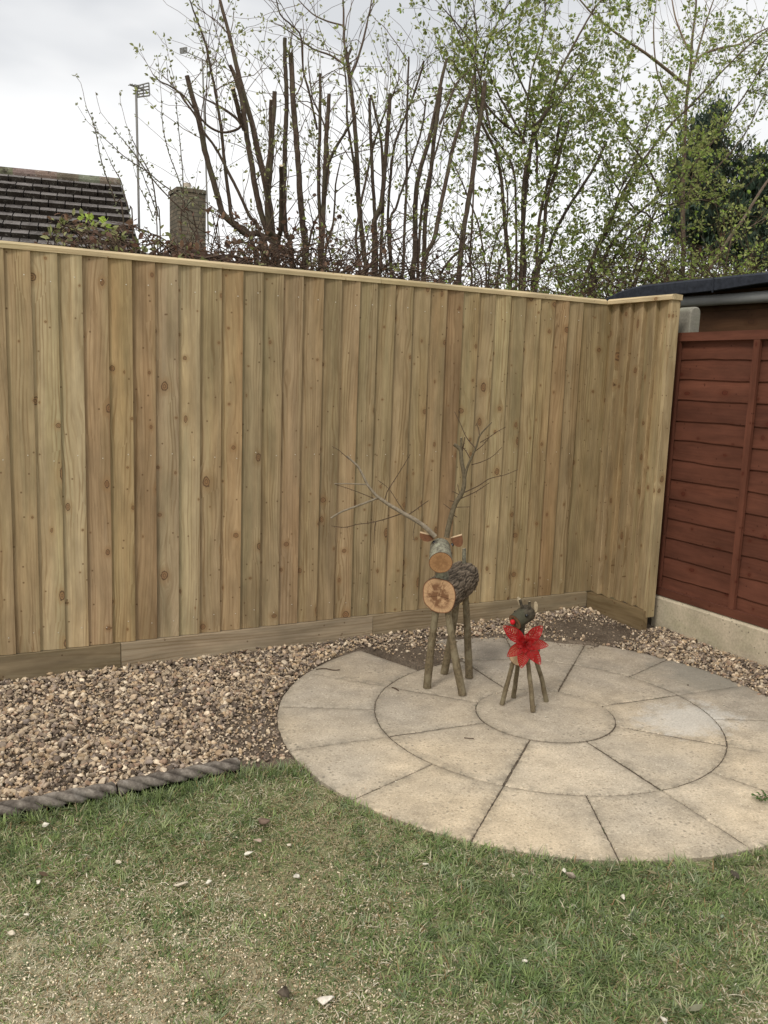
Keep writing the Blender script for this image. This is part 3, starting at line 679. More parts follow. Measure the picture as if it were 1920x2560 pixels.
for i, (a, b, r, sc, c, nm, lb) in enumerate([
    (100, 92, .016, (1.1, .8, .9), WH, 'pebble', 'smooth white pebble in the grass below the left end of the rope edging'),
    (568, 82, .024, (1.2, .9, .7), BR, 'soil_clod', 'dark brown clod of soil in the lawn left of the patio'),
    (560, 122, .016, (1.4, .9, .5), (.36, .27, .21), 'stone_flake', 'pinkish brown stone flake just below the dark clod'),
    (538, 149, .013, (1.5, .9, .6), WH, 'stone_flake', 'white flat stone flake lying beneath the pinkish brown flake'),
    (623, 131, .011, (1.2, .9, .6), PALE, 'pebble', 'small buff pebble right of the white flat flake'),
    (640, 195, .014, (.8, 1.3, .7), (.50, .46, .38), 'stone_chip', 'upright greyish chip in the lawn below the small buff pebble'),
    (388, 217, .021, (1.4, .8, .45), PALE, 'flat_stone', 'wide flat beige stone on worn lawn, left of the pointed white chip'),
    (450, 215, .012, (.8, 1.2, .8), WH, 'stone_chip', 'pointed white chip right beside the wide flat beige stone'),
    (82, 212, .012, (1.4, .8, .7), WH, 'pebble', 'cream pebble touching a brown leaf near the left picture edge'),
    (60, 283, .009, (1.3, .9, .6), WH, 'pebble', 'tiny cream pebble by itself near the left edge of the lawn'),
    (25, 325, .012, (1.0, 1.0, .6), PALE, 'pebble', 'buff pebble closest to the left picture edge'),
    (255, 167, .010, (1.2, .9, .8), PALE, 'pebble', 'small buff pebble in green grass left of the clod'),
    (920, 175, .010, (1.2, .9, .8), WH, 'pebble', 'small whitish pebble in grass below the lower left patio edge'),
    (1218, 187, .012, (1.3, .7, .6), WH, 'stone_chip', 'slim white chip touching the brown stone below the patio'),
    (1235, 200, .020, (.9, 1.0, 1.0), (.33, .27, .21), 'brown_stone', 'rounded brown stone standing in the grass just below the patio edge'),
    (1345, 243, .013, (1.3, .8, .5), WH, 'stone_flake', 'white flake in the green grass right of the brown stone'),
    (705, 468, .021, (1.2, 1.0, .45), (.66, .60, .50), 'flat_stone', 'pale triangular flat stone at the bottom of the lawn'),
    (612, 455, .024, (1.2, .9, .8), (.09, .07, .05), 'soil_clod', 'very dark crumbly clod left of the pale triangular stone'),
    (1133, 382, .010, (1.0, .8, .8), WH, 'pebble', 'small white pebble in thick green grass low on the lawn'),
    (1437, 512, .013, (1.0, .9, .8), WH, 'pebble', 'white pebble on the bottom picture edge at the right'),
    (1560, 285, .009, (1.0, .9, .9), (.20, .24, .16), 'pebble', 'mossy green pebble in the grass at the right'),
]): pebble(nm, *L7(a, b), r, sc, c, lb, 'clod' if 'clod' in nm else 'stone', seed=i)
s6 = 1280/1659
for i, (a, b, r, sc, c, lb) in enumerate([(938, 402, .010, (1.3, .8, .6), WH, 'small cream pebble on the centre slab near the small deer'), (1400, 300, .008, (1.2, .9, .8), (.10, .07, .05), 'tiny dark brown crumb on the grey slab at the far right'), (452, 612, .006, (1, 1, .8), WH, 'tiny white pebble on an outer slab at the lower left')]):
    pebble('pebble', 640+a*s6, 1480+b*s6, r*.8, sc, c, lb, seed=60+i, onslab=True)
# larger upright flint against the kickboard
def flint(px, py, r, sc, col, lb, i):
    p = atZ(px, py, .0); rr = np.random.default_rng(i); V = SP(rr, V2)*np.array(sc)*r
    o = raw_mesh('flint', V, F2, M['stone'], col=np.tile(np.array(col), (len(V), 1))); o.location = (p[0], p[1], bed_z(p[0], p[1])-V[:, 2].min()-.004); tag(o, lb, 'stone')
flint(726, 1641, .024, (.9, .6, 1.25), (.46, .43, .36), 'large grey-white flint standing upright in the gravel near the kickboard', 71)
flint(461, 1662, .012, (.8, .8, 1.0), (.72, .69, .60), 'small white flint on the gravel beside the kickboard', 72)

# dead leaves on the lawn and weed sprig on the patio
def leafmesh(mb, c, d, up, L, Wd, col, curl=.2):
    c = np.asarray(c, float); d = np.asarray(d, float); d = d/np.linalg.norm(d); up = np.asarray(up, float); s = np.cross(d, up); s /= np.linalg.norm(s)+1e-9; up = np.cross(s, d)
    P = [c]; prof = [(.25, .75), (.5, 1.0), (.75, .72), (1.0, .05)]
    vs = [c]; 
    for t, w in prof:
        m = c+d*L*t-up*curl*L*t*t
        vs += [m-s*Wd/2*w+up*Wd*.12*w, m, m+s*Wd/2*w+up*Wd*.12*w]
    fs = [(0, 2, 1), (0, 3, 2)]
    for k in range(3):
        a = 1+3*k; fs += [(a, a+1, a+4, a+3), (a+1, a+2, a+5, a+4)]
    mb.tint = col; mb.add(vs, fs)
for (a, b, L_, col, lb, i) in [(103, 201, .035, (.15, .10, .065), 'curled brown dead leaf touching a cream pebble near the left edge', 1), (1580, 186, .05, (.12, .10, .075), 'grey-brown dead leaf in the grass below the patio at the right', 2), (1490, 494, .04, (.30, .29, .19), 'olive dry leaf low on the lawn at the right', 3), (1420, 198, .03, (.33, .28, .16), 'straw coloured leaf in the grass below the patio', 4)]:
    x, y = L7(a, b); p = atZ(x, y, .004); m = MB(); leafmesh(m, (p[0], p[1], turf_z(p[0], p[1])+.02), (math.cos(i*2.1), math.sin(i*2.1), -.1), (0, 0, 1), L_, L_*.45, col, -.15); o = m.build('dead_leaf', M['leaf'], smooth=True); tag(o, lb, 'leaf')
p = atZ(1903, 1995, .01); wd = empty('weed', (p[0], p[1], -.004), 'small green weed sprig growing from a patio joint at the right edge', 'weed'); mlf = MB(); mst = MB()
for k in range(9):
    a = k*2.4; q = np.array([p[0]+.012*math.cos(a), p[1]+.012*math.sin(a), .006+.004*(k % 3)]); e = q+np.array([math.cos(a)*.010, math.sin(a)*.010, .008]); mst.tint = (.6, .9, .5); mst.tube([(p[0], p[1], -.004), q, e], [.0012, .001, .0008], 4)
    for jx in range(3): leafmesh(mlf, q+(e-q)*jx/2, (math.cos(a+jx-1), math.sin(a+jx-1), .35), (0, 0, 1), .014, .009, (.07, .155, .035), .3)
mst.build('stalk', M['legbark'], wd); mlf.build('leaves', M['leaf'], wd, True)

# ------------------------------------------------------------------ rope-top edging
def rope_piece(x0, x1, y, label, dy=0.0):
    root = empty('rope_edging', ((x0+x1)/2, y, 0), label, 'lawn edging', 'rope-top edging pieces'); R = .0245; nL = int((x1-x0)/.003); n = 40; V = []; Fc = []; CV = []
    zc = .019
    for i in range(nL+1):
        x = x0+(x1-x0)*i/nL; e = min(i, nL-i)/nL*(x1-x0); sh = 1-.35*max(0, 1-e/.008); yy = y+dy*(i/nL)
        for k in range(n):
            t = 2*PI*k/n; ph = 3*t-(x*2*PI/.19)*3
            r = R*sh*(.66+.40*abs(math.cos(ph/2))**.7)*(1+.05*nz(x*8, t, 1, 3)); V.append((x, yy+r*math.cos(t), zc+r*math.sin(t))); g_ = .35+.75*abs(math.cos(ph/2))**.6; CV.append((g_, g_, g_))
    for i in range(nL):
        for k in range(n): Fc.append((i*n+k, i*n+(k+1) % n, (i+1)*n+(k+1) % n, (i+1)*n+k))
        b = MB(); b.box((x0+.003, y-.021, -.06), (x1-.003, y+.024, .010)); b.build('base_slab', M['rope'], root)
    cp = MB(); cp.add(V, Fc+[list(range(n)), [nL*n+k for k in range(n)][::-1]], None, CV); cp.build('rope_top', M['rope'], root, True)
def X(px, py): return atZ(px, py, .03)
ya = X(300, 1962)[1]; 
xj = X(293, 1968)[0]; xe = X(600, 1906)[0]
rope_piece(xj+.003, xe, ya+.002, 'right-hand grey rope-twist edging piece between gravel and grass, ending at bare soil', .008)
rope_piece(xj-.62, xj-.003, ya, 'left-hand grey rope-twist edging piece between gravel and grass, running off the left edge')

# ================================================================== TIMBER FENCE
H = 1.80; ZG = .1196
TAN = (.432, .328, .196)
def tn(a, b=1.0, c=1.0): return (TAN[0]*a, TAN[1]*a*b, TAN[2]*a*c)
# tone of each board, right to left is index from the corner (read off the photo); boards 0.0985 m apart
fx = [-.10]
PX_EDGES = [(12.0, 0), (140.6, 0)]
tones_left_to_right = [tn(.98, .98, .95), tn(1.16, 1.03, 1.02), tn(1.10, 1.04, 1.05), tn(.95, .93, .90), tn(.98, .96, .85), tn(.82, .90, .84), tn(.93, 1.0, 1.05), tn(1.04, 1.04, 1.05), tn(.92, .98, .95), tn(1.00, .93, .86), tn(.76, 1.02, 1.0), tn(.80, 1.0, .97), tn(.88, .95, .95), tn(.86, .96, .92), tn(.78, .98, .95), tn(.95, .95, .92), tn(.80, 1.02, .98), tn(.84, 1.0, .95), tn(.88, .98, .93), tn(.82, 1.0, .95), tn(.80, .98, .93), tn(.70, .88, .80), tn(.86, 1.02, .96), tn(.82, 1.0, .95), tn(1.0, 1.03, .98), tn(.82, 1.02, .95), tn(.90, 1.0, .92), tn(.88, .97, .88), tn(.82, .90, .80), tn(.78, .98, .92), tn(.76, 1.0, .92), tn(.78, 1.0, .92)]
def feather(mb, o, along, out, x0, x1, z0, z1, tint, seed, thick1=.0135):
    """one feather-edged board. o origin, along = unit direction of the run, out = unit normal to viewer; x1 = thick exposed edge"""
    rr = random.Random(seed); nx = 8; nzv = 20; uo = (rr.random()*60, rr.random()*300); cup = rr.uniform(-.0005, .0035); tw = rr.uniform(-.0015, .0015); bow = rr.uniform(-.0012, .0012)
    mb.tint = tint; V = []; UVs = []
    for j in range(nzv+1):
        z = z0+(z1-z0)*j/nzv; edge = x1+bow*math.sin(PI*j/nzv)+.0008*nz(seed*3.1, z, 0, 4)
        for i in range(nx+1):
            t = i/nx; x = x0+(edge-x0)*t; d = .006+(.0175+(thick1-.0135))*t+cup*4*t*(1-t)+tw*t*(j/nzv-.5)
            if i == nx: x -= .0012; 
            if i == nx: d -= .0012
            V.append(o+along*x+out*d+np.array([0, 0, z])); UVs.append((uo[0]+(x-x0), uo[1]+z))
    Fc = [(j*(nx+1)+i, j*(nx+1)+i+1, (j+1)*(nx+1)+i+1, (j+1)*(nx+1)+i) for j in range(nzv) for i in range(nx)]
    mb.add(V, Fc, UVs)
    # thick edge (exposed end grain side), then bottom and top ends
    e = [V[j*(nx+1)+nx] for j in range(nzv+1)]; bk = [p-out*thick1+along*.0012 for p in e]; fr = [p+along*.0012-out*.0012 for p in e]
    n_ = nzv+1; eu = [(uo[0]+.12+k*.004, uo[1]+z0+(z1-z0)*j/nzv) for k in range(3) for j in range(n_)]
    mb.add(e+fr+bk, [(j, n_+j, n_+j+1, j+1) for j in range(nzv)]+[(n_+j, 2*n_+j, 2*n_+j+1, n_+j+1) for j in range(nzv)], eu)
    for (row, zz) in ((0, z0), (nzv, z1)):
        f = [V[row*(nx+1)+i] for i in range(nx+1)]; b = [p-out*min(.010, (.004+.0065*i/nx)) for i, p in enumerate(f)]; n2 = nx+1
        mb.add(f+b, [(i, i+1, n2+i+1, n2+i) for i in range(nx)] if row else [(i, n2+i, n2+i+1, i+1) for i in range(nx)], [(uo[0], uo[1])]*(2*n2))
    # back
    f = [o+along*x0+out*.003+np.array([0, 0, z0]), o+along*x1+out*.0085+np.array([0, 0, z0]), o+along*x1+out*.0085+np.array([0, 0, z1]), o+along*x0+out*.003+np.array([0, 0, z1])]
    mb.add(f, [(3, 2, 1, 0)], [(uo[0], uo[1]), (uo[0]+.1, uo[1]), (uo[0]+.1, uo[1]+1.7), (uo[0], uo[1]+1.7)])
fence = empty('closeboard_fence', (-2.0, 0, 0), 'long new close-board timber fence with pale vertical feather-edge boards and capping rail', 'fence')
fb = MB(); nl = MB()
EDG = [-3.085, -2.982, -2.886, -2.783, -2.683, -2.585, -2.485, -2.387, -2.289, -2.189, -2.092, -1.994, -1.895, -1.790, -1.697, -1.598, -1.502]
x = EDG[-1]
while x < -.12: x += (1.502/15.0); EDG.append(x)
EDG[-1] = .026
pre = [];  x = EDG[0]
while x > -6.3: x -= .0985; pre.append(x)
allE = pre[::-1]+EDG; nb = len(pre)
ax = np.array([1.0, 0, 0]); oy = np.array([0, -1.0, 0]); O0 = np.zeros(3)
for i, xe_ in enumerate(allE):
    k = i-nb; prev = allE[i-1] if i else xe_-.0985
    tt = tones_left_to_right[k+0] if 0 <= k < len(tones_left_to_right) else tn(random.uniform(.8, 1.08), random.uniform(.93, 1.04), random.uniform(.85, 1.03))
    feather(fb, O0, ax, oy, prev-.014, xe_, ZG+.004, H, tt, i+1)
    for zz in (.20, .955, H-.11):
        c = np.array([xe_-.028+random.uniform(-.004, .004), -.0232, zz+random.uniform(-.012, .012)+(.0 if k % 2 else .01)])
        fb.mi = 1; fb.add([c+np.array([.0024*math.cos(t), 0, .0024*math.sin(t)]) for t in np.linspace(0, 2*PI, 9)[:-1]], [list(range(8))[::-1]]); fb.mi = 0
fb.build('feather_edge_boards', [M['board'], M['nail']], fence)
cp = MB(); cp.tint = tn(1.32, 1.04, 1.05)
def capping(mb, p0, p1, out, z0, depth=.052, h=.030, ends=(True, True), over=.026):
    """capping rail with weathered (sloping) top; runs p0->p1; `out` towards viewer"""
    p0 = np.array(p0, float); p1 = np.array(p1, float); a = p1-p0; L = np.linalg.norm(a); a /= L; n_ = max(2, int(L/.25)); prof = [(over, 0), (over, h*.62), (over-.012, h*.95), (over-.026, h), (over-depth, h*.9), (over-depth, 0)]
    uo = (random.random()*7, random.random()*40); V = []; U = []; acc = [0]
    for q in range(1, len(prof)): acc.append(acc[-1]+math.dist(prof[q], prof[q-1]))
    for i in range(n_+1):
        for q, (d, z) in enumerate(prof): V.append(p0*np.array([1, 1, 0])+a*L*i/n_+out*d+np.array([0, 0, z0+z+.0012*nz(L*i/n_, q, 2, 3)])); U.append((uo[0]+acc[q], uo[1]+L*i/n_))
    m_ = len(prof); Fc = [(i*m_+q, (i+1)*m_+q, (i+1)*m_+(q+1) % m_, i*m_+(q+1) % m_) for i in range(n_) for q in range(m_)]
    mb.add(V, Fc, U)
    if ends[0]: mb.add(V[:m_], [list(range(m_))], U[:m_])
    if ends[1]: mb.add(V[-m_:], [list(range(m_))[::-1]], U[-m_:])
CAPZ = H-.004
capping(cp, (-6.3, 0, CAPZ), (-3.9, 0, CAPZ), oy, CAPZ)
capping(cp, (-3.898, 0, CAPZ), (-1.49, 0, CAPZ), oy, CAPZ); capping(cp, (-1.488, 0, CAPZ), (-.0350, 0, CAPZ), oy, CAPZ)
cp.build('capping_rail', M['cap'], fence)
kb = MB()
for (a, b, t, yy) in ((-6.3, -5.2, tn(.66, 1.04, 1.0), -.028), (-5.197, -2.752, tn(.58, 1.03, 1.05), -.034), (-2.749, -1.479, tn(.86, 1.06, 1.22), -.0385), (-1.477, -.038, tn(.74, 1.05, 1.15), -.0365)):
    kb.tint = t; kb.box((a, yy, -.05), (b, -.004, ZG+.002), axis=0)
kb.build('kickboard', M['kick'], fence)
rl = MB(); rl.tint = tn(.7)
for zz in (.3, .95, 1.6): rl.box((-6.3, .004, zz), (-.05, .05, zz+.07), axis=0)
rl.box((.035, -.03, -.05), (.105, .05, H-.03), axis=2); rl.build('arris_rail', M['cap'], fence)

# short return of the fence at the corner
ret = empty('fence_return', (0, -.24, 0), 'short close-board fence return at the corner, five boards wide beside the red panel', 'fence')
rb = MB(); oxm = np.array([-1.0, 0, 0]); aym = np.array([0, -1.0, 0]); 
RE = [.104, .198, .292, .386, .4775]; tr_ = [tn(.96, 1.0, .98), tn(.88, .97, .92), tn(.90, .98, .94), tn(.92, .99, .95), tn(1.08, 1.02, 1.0)]
for i, e in enumerate(RE): feather(rb, np.array([.022, 0, 0]), aym, oxm, (RE[i-1]-.014) if i else -.004, e, ZG+.004, H, tr_[i], 300+i, thick1=.0290)
rb.build('feather_edge_boards', M['board'], ret)
eb = MB(); eb.tint = tn(1.04, 1.02, 1.0)
def plank_v(mb, x0, x1, y0, y1, z0, z1): mb.box((x0, y0, z0), (x1, y1, z1), axis=2)
plank_v(eb, -.0205, .040, -.4995, -.4787, .085, H); pass
c2 = MB(); c2.tint = tn(1.36, 1.04, 1.05); capping(c2, (0, -.0270, CAPZ), (0, -.508, CAPZ), oxm, CAPZ, depth=.078, over=.034); c2.build('capping_rail', M['cap'], ret)
k2 = MB(); k2.tint = tn(.52, .96, .88); k2.box((-.036, -.497, -.05), (-.004, -.0395, ZG+.002), axis=1); k2.build('kickboard', M['kick'], ret)
n2 = eb; eb.mi = 1
for (yy, zz) in ((-.5003, H-.065), (-.5003, H-.30), (-.5003, .9)):
    for xx in (-.004, .012):
        c = np.array([xx, yy, zz+xx*.2]); n2.add([c+np.array([.0026*math.cos(t), 0, .0026*math.sin(t)]) for t in np.linspace(0, 2*PI, 9)[:-1]], [list(range(8))[::-1]])
eb.build('end_board', [M['board'], simple('dark_nail_hole', (.05, .035, .02), .8)], ret)

# ================================================================== CONCRETE POST, BASE PANEL, RED FENCE PANELS
def post():
    m = MB(); x0, x1, y0, y1 = .157, .235, -.466, -.375; prof = [(x0, -.1), (x0, 1.725)]
    for t in np.linspace(PI, PI/2, 6): prof.append((x0+.03+.03*math.cos(t), 1.745+.03*math.sin(t)))
    for t in np.linspace(PI/2, 0, 6): prof.append((x1-.03+.03*math.cos(t), 1.745+.03*math.sin(t)))
    prof.append((x1, -.1)); n_ = len(prof); b = .006
    A = [(px, y0+b, pz) for px, pz in prof]; A2 = [(px+(b if px < .196 else -b), y0, pz-(b if pz > 1.7 else 0)) for px, pz in prof]; B = [(px, y1, pz) for px, pz in prof]
    m.add(A+B, [(i, i+1, n_+i+1, n_+i) for i in range(n_-1)]); m.add(A2+A, [(i, i+1, n_+i+1, n_+i) for i in range(n_-1)]); m.add(A2, [list(range(n_))[::-1]]); m.add(B, [list(range(n_))])
    o = m.build('concrete_post', M['post']); tag(o, 'grey concrete fence post with rounded top between new fence and red panel', 'fence post')
post()
def base_panel(y0, y1, lb):
    m = MB(); x0 = .108; n_ = 24
    V = []
    for i in range(n_+1):
        y = y0+(y1-y0)*i/n_
        for (dx, z) in ((0, -.10), (0, .172), (.012, .1887), (.05, .1887), (.05, -.10)): V.append((x0+dx+.001*nz(y, z, 0, 8), y, z+(.0015*nz(y, 4, 0, 12) if z > 0 else 0)))
    m.add(V, [(i*5+q, i*5+(q+1) % 5, (i+1)*5+(q+1) % 5, (i+1)*5+q) for i in range(n_) for q in range(5)]); m.add(V[:5], [(0, 1, 2, 3, 4)]); m.add(V[-5:], [(4, 3, 2, 1, 0)])
    return tag(m.build('concrete_base_panel', M['concrete']), lb, 'base panel')
base_panel(-.42, -2.33, 'pale concrete gravel board under the red fence panel')
def lap_panel(y0, y1, lb):
    """y0 nearer the post (larger y), y1 towards the viewer"""
    root = empty('lap_fence_panel', (.13, (y0+y1)/2, .19), lb, 'fence panel'); RED = (.132, .048, .029)
    zt, zb = 1.635, .1915; xf = .112
    fr = MB(); fr.tint = RED; fr.box((xf, y1, zt-.045), (xf+.02, y0, zt), axis=1); fr.build('top_rail', M['red'], root)
    fr = MB(); fr.tint = RED; fr.box((xf, y1, zb), (xf+.02, y0, zb+.042), axis=1); fr.build('bottom_rail', M['red'], root)
    for yy in (y0, y0-.505, y0-1.02, y1+.035):
        fr = MB(); fr.tint = (RED[0]*1.04, RED[1]*1.04, RED[2]*1.04); fr.box((xf+.001, yy-.036, zb+.043), (xf+.019, yy, zt-.046), axis=2); fr.build('batten', M['red'], root)
    lp = MB(); n_ = 13; zs = np.linspace(zb+.01, zt-.02, n_+1); ny = 60
    for k in range(n_):
        rr = random.Random(k+5); sh = rr.uniform(.80, 1.18); lp.tint = (RED[0]*sh, RED[1]*sh, RED[2]*sh); uo = (rr.random()*20, rr.random()*90); V = []; U = []
        for i in range(ny+1):
            y = y0-.004+(y1-y0+.008)*i/ny; zl = zs[k]-.012+.008*nz(y, k*3.7, 0, 2.6)+.003*nz(y, k*1.7, 4, 11); zh = zs[k+1]+.012
            for (xx, z) in ((xf+.031, zl), (xf+.0260, zl+.0012), (xf+.0252, zl+.004), (xf+.0345, zh)): V.append((xx, y, z)); U.append((uo[0]+z, uo[1]+y))
        lp.add(V, [(i*4+q, (i+1)*4+q, (i+1)*4+q+1, i*4+q+1) for i in range(ny) for q in range(3)], U)
        f = len(V)
    lp.box((xf+.038, y1, zb), (xf+.042, y0, zt-.005), axis=1)
    lp.build('lap_slats', M['red'], root)
    return root
lap_panel(-.415, -2.33, 'red-brown stained waney lap fence panel on a concrete gravel board')

# ================================================================== SHED BEHIND
def shed():
    root = empty('garden_shed', (1.6, -.8, 0), 'low brown timber shed with black felt roof and grey gutter behind the red panel', 'shed')
    XW = .55; ya_, yb_ = .50, -3.2
    w = MB()
    for k in range(16):
        w.tint = (.080*random.uniform(.9, 1.1), .041, .020); w.box((XW+.004*(k % 2), yb_, .06+.115*k), (XW+.02+.004*(k % 2), ya_, .06+.115*(k+1)-.002), axis=1)
    w.tint = (.12, .055, .024); w.box((XW+.03, ya_-.03, .05), (2.9, ya_, 1.9), axis=0); w.box((XW+.03, yb_, .05), (2.9, yb_+.03, 1.9), axis=0); w.box((2.9, yb_, .05), (2.93, ya_, 1.9), axis=2)
    w.build('wall', M['shedwood'], root)
    r = MB(); ys = list(np.linspace(yb_-.1, ya_-.32, 26))+[ya_-.24, ya_-.12, ya_-.03, ya_+.04]
    V = []
    for i, y in enumerate(ys):
        t = max(0, (y-(ya_-.34))/.38); zt = 1.957+.004*nz(y, 0, 2, 3)-.062*t*t-.010*t; zb = 1.879+.020*max(0, min(1, (-.36-y)/.36))*1.1+.006*nz(y, 1, 6, 2.5)-.02*t
        if y < -.72: zb = 1.901+.004*nz(y, 1, 6, 2.5)
        x0 = .42+.004*nz(y, 5, 1, 5)
        for (x, z) in ((x0+.006, zb), (x0, zb+.004), (x0, zt-.012), (x0+.012, zt), (3.1, zt+.16), (3.1, zb+.13), (x0+.010, zb+.008)): V.append((x, y, z))
    m_ = 7; r.add(V, [(i*m_+q, (i+1)*m_+q, (i+1)*m_+(q+1) % m_, i*m_+(q+1) % m_) for i in range(len(ys)-1) for q in range(m_)]); r.add(V[:m_], [list(range(m_))]); r.add(V[-m_:], [list(range(m_))[::-1]])
    # lap seam in the felt
    r.box((.4135, -.372, 1.874), (.4185, -.365, 1.956))
    r.build('felt_roof', M['felt'], root)
    gt = MB(); gt.tube([(.500, yb_-.05, 1.835), (.500, -1.0, 1.835), (.500, -.2, 1.843), (.500, .42, 1.848)], .0315, 20); gt.build('gutter', M['gutter'], root, True)
    for (yy) in (-.95, .05): b = MB(); b.box((.50, yy-.012, 1.862), (.56, yy+.012, 1.888)); b.build('gutter_bracket', M['gutter'], root)
shed()

# ================================================================== HOUSES BEHIND
def house_left():
    YR = 17.0
    A = atY(0, 434, YR+.35); B = atY(301, 463, YR-.10); zR = (A[2]+B[2])/2
    d = (B-A); d[2] = 0; d /= np.linalg.norm(d); B = B.copy(); B[2] = zR; n_ = np.array([d[1], -d[0], 0]); pitch = math.radians(40); dn = n_*math.cos(pitch)-np.array([0, 0, math.sin(pitch)]); up = n_*math.sin(pitch)+np.array([0, 0, math.cos(pitch)])
    if n_[1] > 0: n_ = -n_
    root = empty('tiled_house', (B-d*4)*np.array([1, 1, 0]), 'neighbouring house with dark weathered tiled roof seen above the fence at the left', 'house')
    tl = MB(); G = .305; TW = .33; nr = 16; ncol = 31
    for side in (1, -1):
        nn = n_*side; dnn = nn*math.cos(pitch)-np.array([0, 0, math.sin(pitch)]); upp = nn*math.sin(pitch)+np.array([0, 0, math.cos(pitch)])
        for r_ in range(nr):
            for c_ in range(ncol if side == 1 else 1):
                rr = random.Random(r_*100+c_+side); off = (TW/2 if r_ % 2 else 0)
                a1 = c_*TW+off; a0 = a1+TW-.022
                if side == -1: a1, a0 = 0, ncol*TW
                if c_ == 0: a1 = -r_*.041
                s0 = r_*G+.02; s1 = (r_+1)*G+.045+rr.uniform(-.004, .004); tl.tint = tuple([rr.uniform(.82, 1.2)]*3); lift = .130; th_ = .125
                o = B+np.array([0, 0, .02]); lz = rr.uniform(-.003, .003)
                P = [o-d*a0+dnn*s0+upp*.008, o-d*a1+dnn*s0+upp*.008, o-d*a1+dnn*s1+upp*(lift+lz), o-d*a0+dnn*s1+upp*(lift+lz)]; Q = [p-upp*th_ for p in P[2:]]+[P[0]-upp*.03, P[1]-upp*.03]
                tl.add(P+Q, [(0, 1, 2, 3), (1, 7, 4, 2), (0, 3, 5, 6)]); tt_ = tl.tint; tl.tint = (.40, .36, .33); tl.add([P[3], P[2], Q[0], Q[1]], [(0, 1, 2, 3)]); tl.tint = tt_  # butt faces tinted dark: shadow band under each course painted into the colour
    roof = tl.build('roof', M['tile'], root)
    rg = MB()
    for k in range(23):
        a = k*.445; rg.tint = tuple([random.uniform(.9, 1.4)*v for v in (1.1, .95, .78)]); pts = []
        for a_ in (a-.006, a+.44):
            for t in np.linspace(-.15*PI, 1.15*PI, 9): pts.append(B-d*a_+n_*(-.15*math.cos(t))+np.array([0, 0, .02+.13*math.sin(t)+random.uniform(-.004, .004)]))
        rg.add(pts, [(i, i+1, 9+i+1, 9+i) for i in range(8)]); rg.add(pts[:9], [list(range(9))]); rg.add(pts[9:], [list(range(9))[::-1]])
    rg.build('ridge_tiles', M['tile'], roof)
    w = MB(); e = B-d*.10; eave = nr*G-.25; half = math.cos(pitch)*eave; ze = zR-math.sin(pitch)*eave
    def gable(q): return [q+n_*half+np.array([0, 0, -zR]), q-n_*half+np.array([0, 0, -zR]), q-n_*half+np.array([0, 0, ze-zR]), q+np.array([0, 0, -.05]), q+n_*half+np.array([0, 0, ze-zR])]
    g1 = gable(e); g2 = gable(e-d*9.8); w.add(g1+g2, [(0, 1, 2, 3, 4), (9, 8, 7, 6, 5), (0, 4, 9, 5), (1, 6, 7, 2)]); w.build('wall', M['render'], root)
    for k in range(3):
        wn = MB(); q = e-d*(2+2.6*k)+n_*(half+.03); q[2] = 1.0; a = q; b = q-d*1.2
        wn.add([a, b, b+np.array([0, 0, 1.1]), a+np.array([0, 0, 1.1])], [(0, 1, 2, 3)]); wn.build('window', M['eye'], root)
    vg = MB(); vg.tint = (.7, .7, .7)
    for s_ in (1, -1):
        dd_ = n_*s_*math.cos(pitch)-np.array([0, 0, math.sin(pitch)]); uu = n_*s_*math.sin(pitch)+np.array([0, 0, math.cos(pitch)]); a = B+d*.012; b = a+dd_*eave*1.02+d*.041*(nr-1)*(1 if s_ == 1 else 0)
        vg.add([a+uu*.03, b+uu*.03, b-uu*.12, a-uu*.12, a+uu*.03-d*.03, b+uu*.03-d*.03, b-uu*.12-d*.03, a-uu*.12-d*.03], [(0, 1, 2, 3), (0, 4, 5, 1), (3, 2, 6, 7)])
    vg.build('verge_board', M['tile'], roof)
    return root, B, d, n_
hl, HB, HD, HN = house_left()

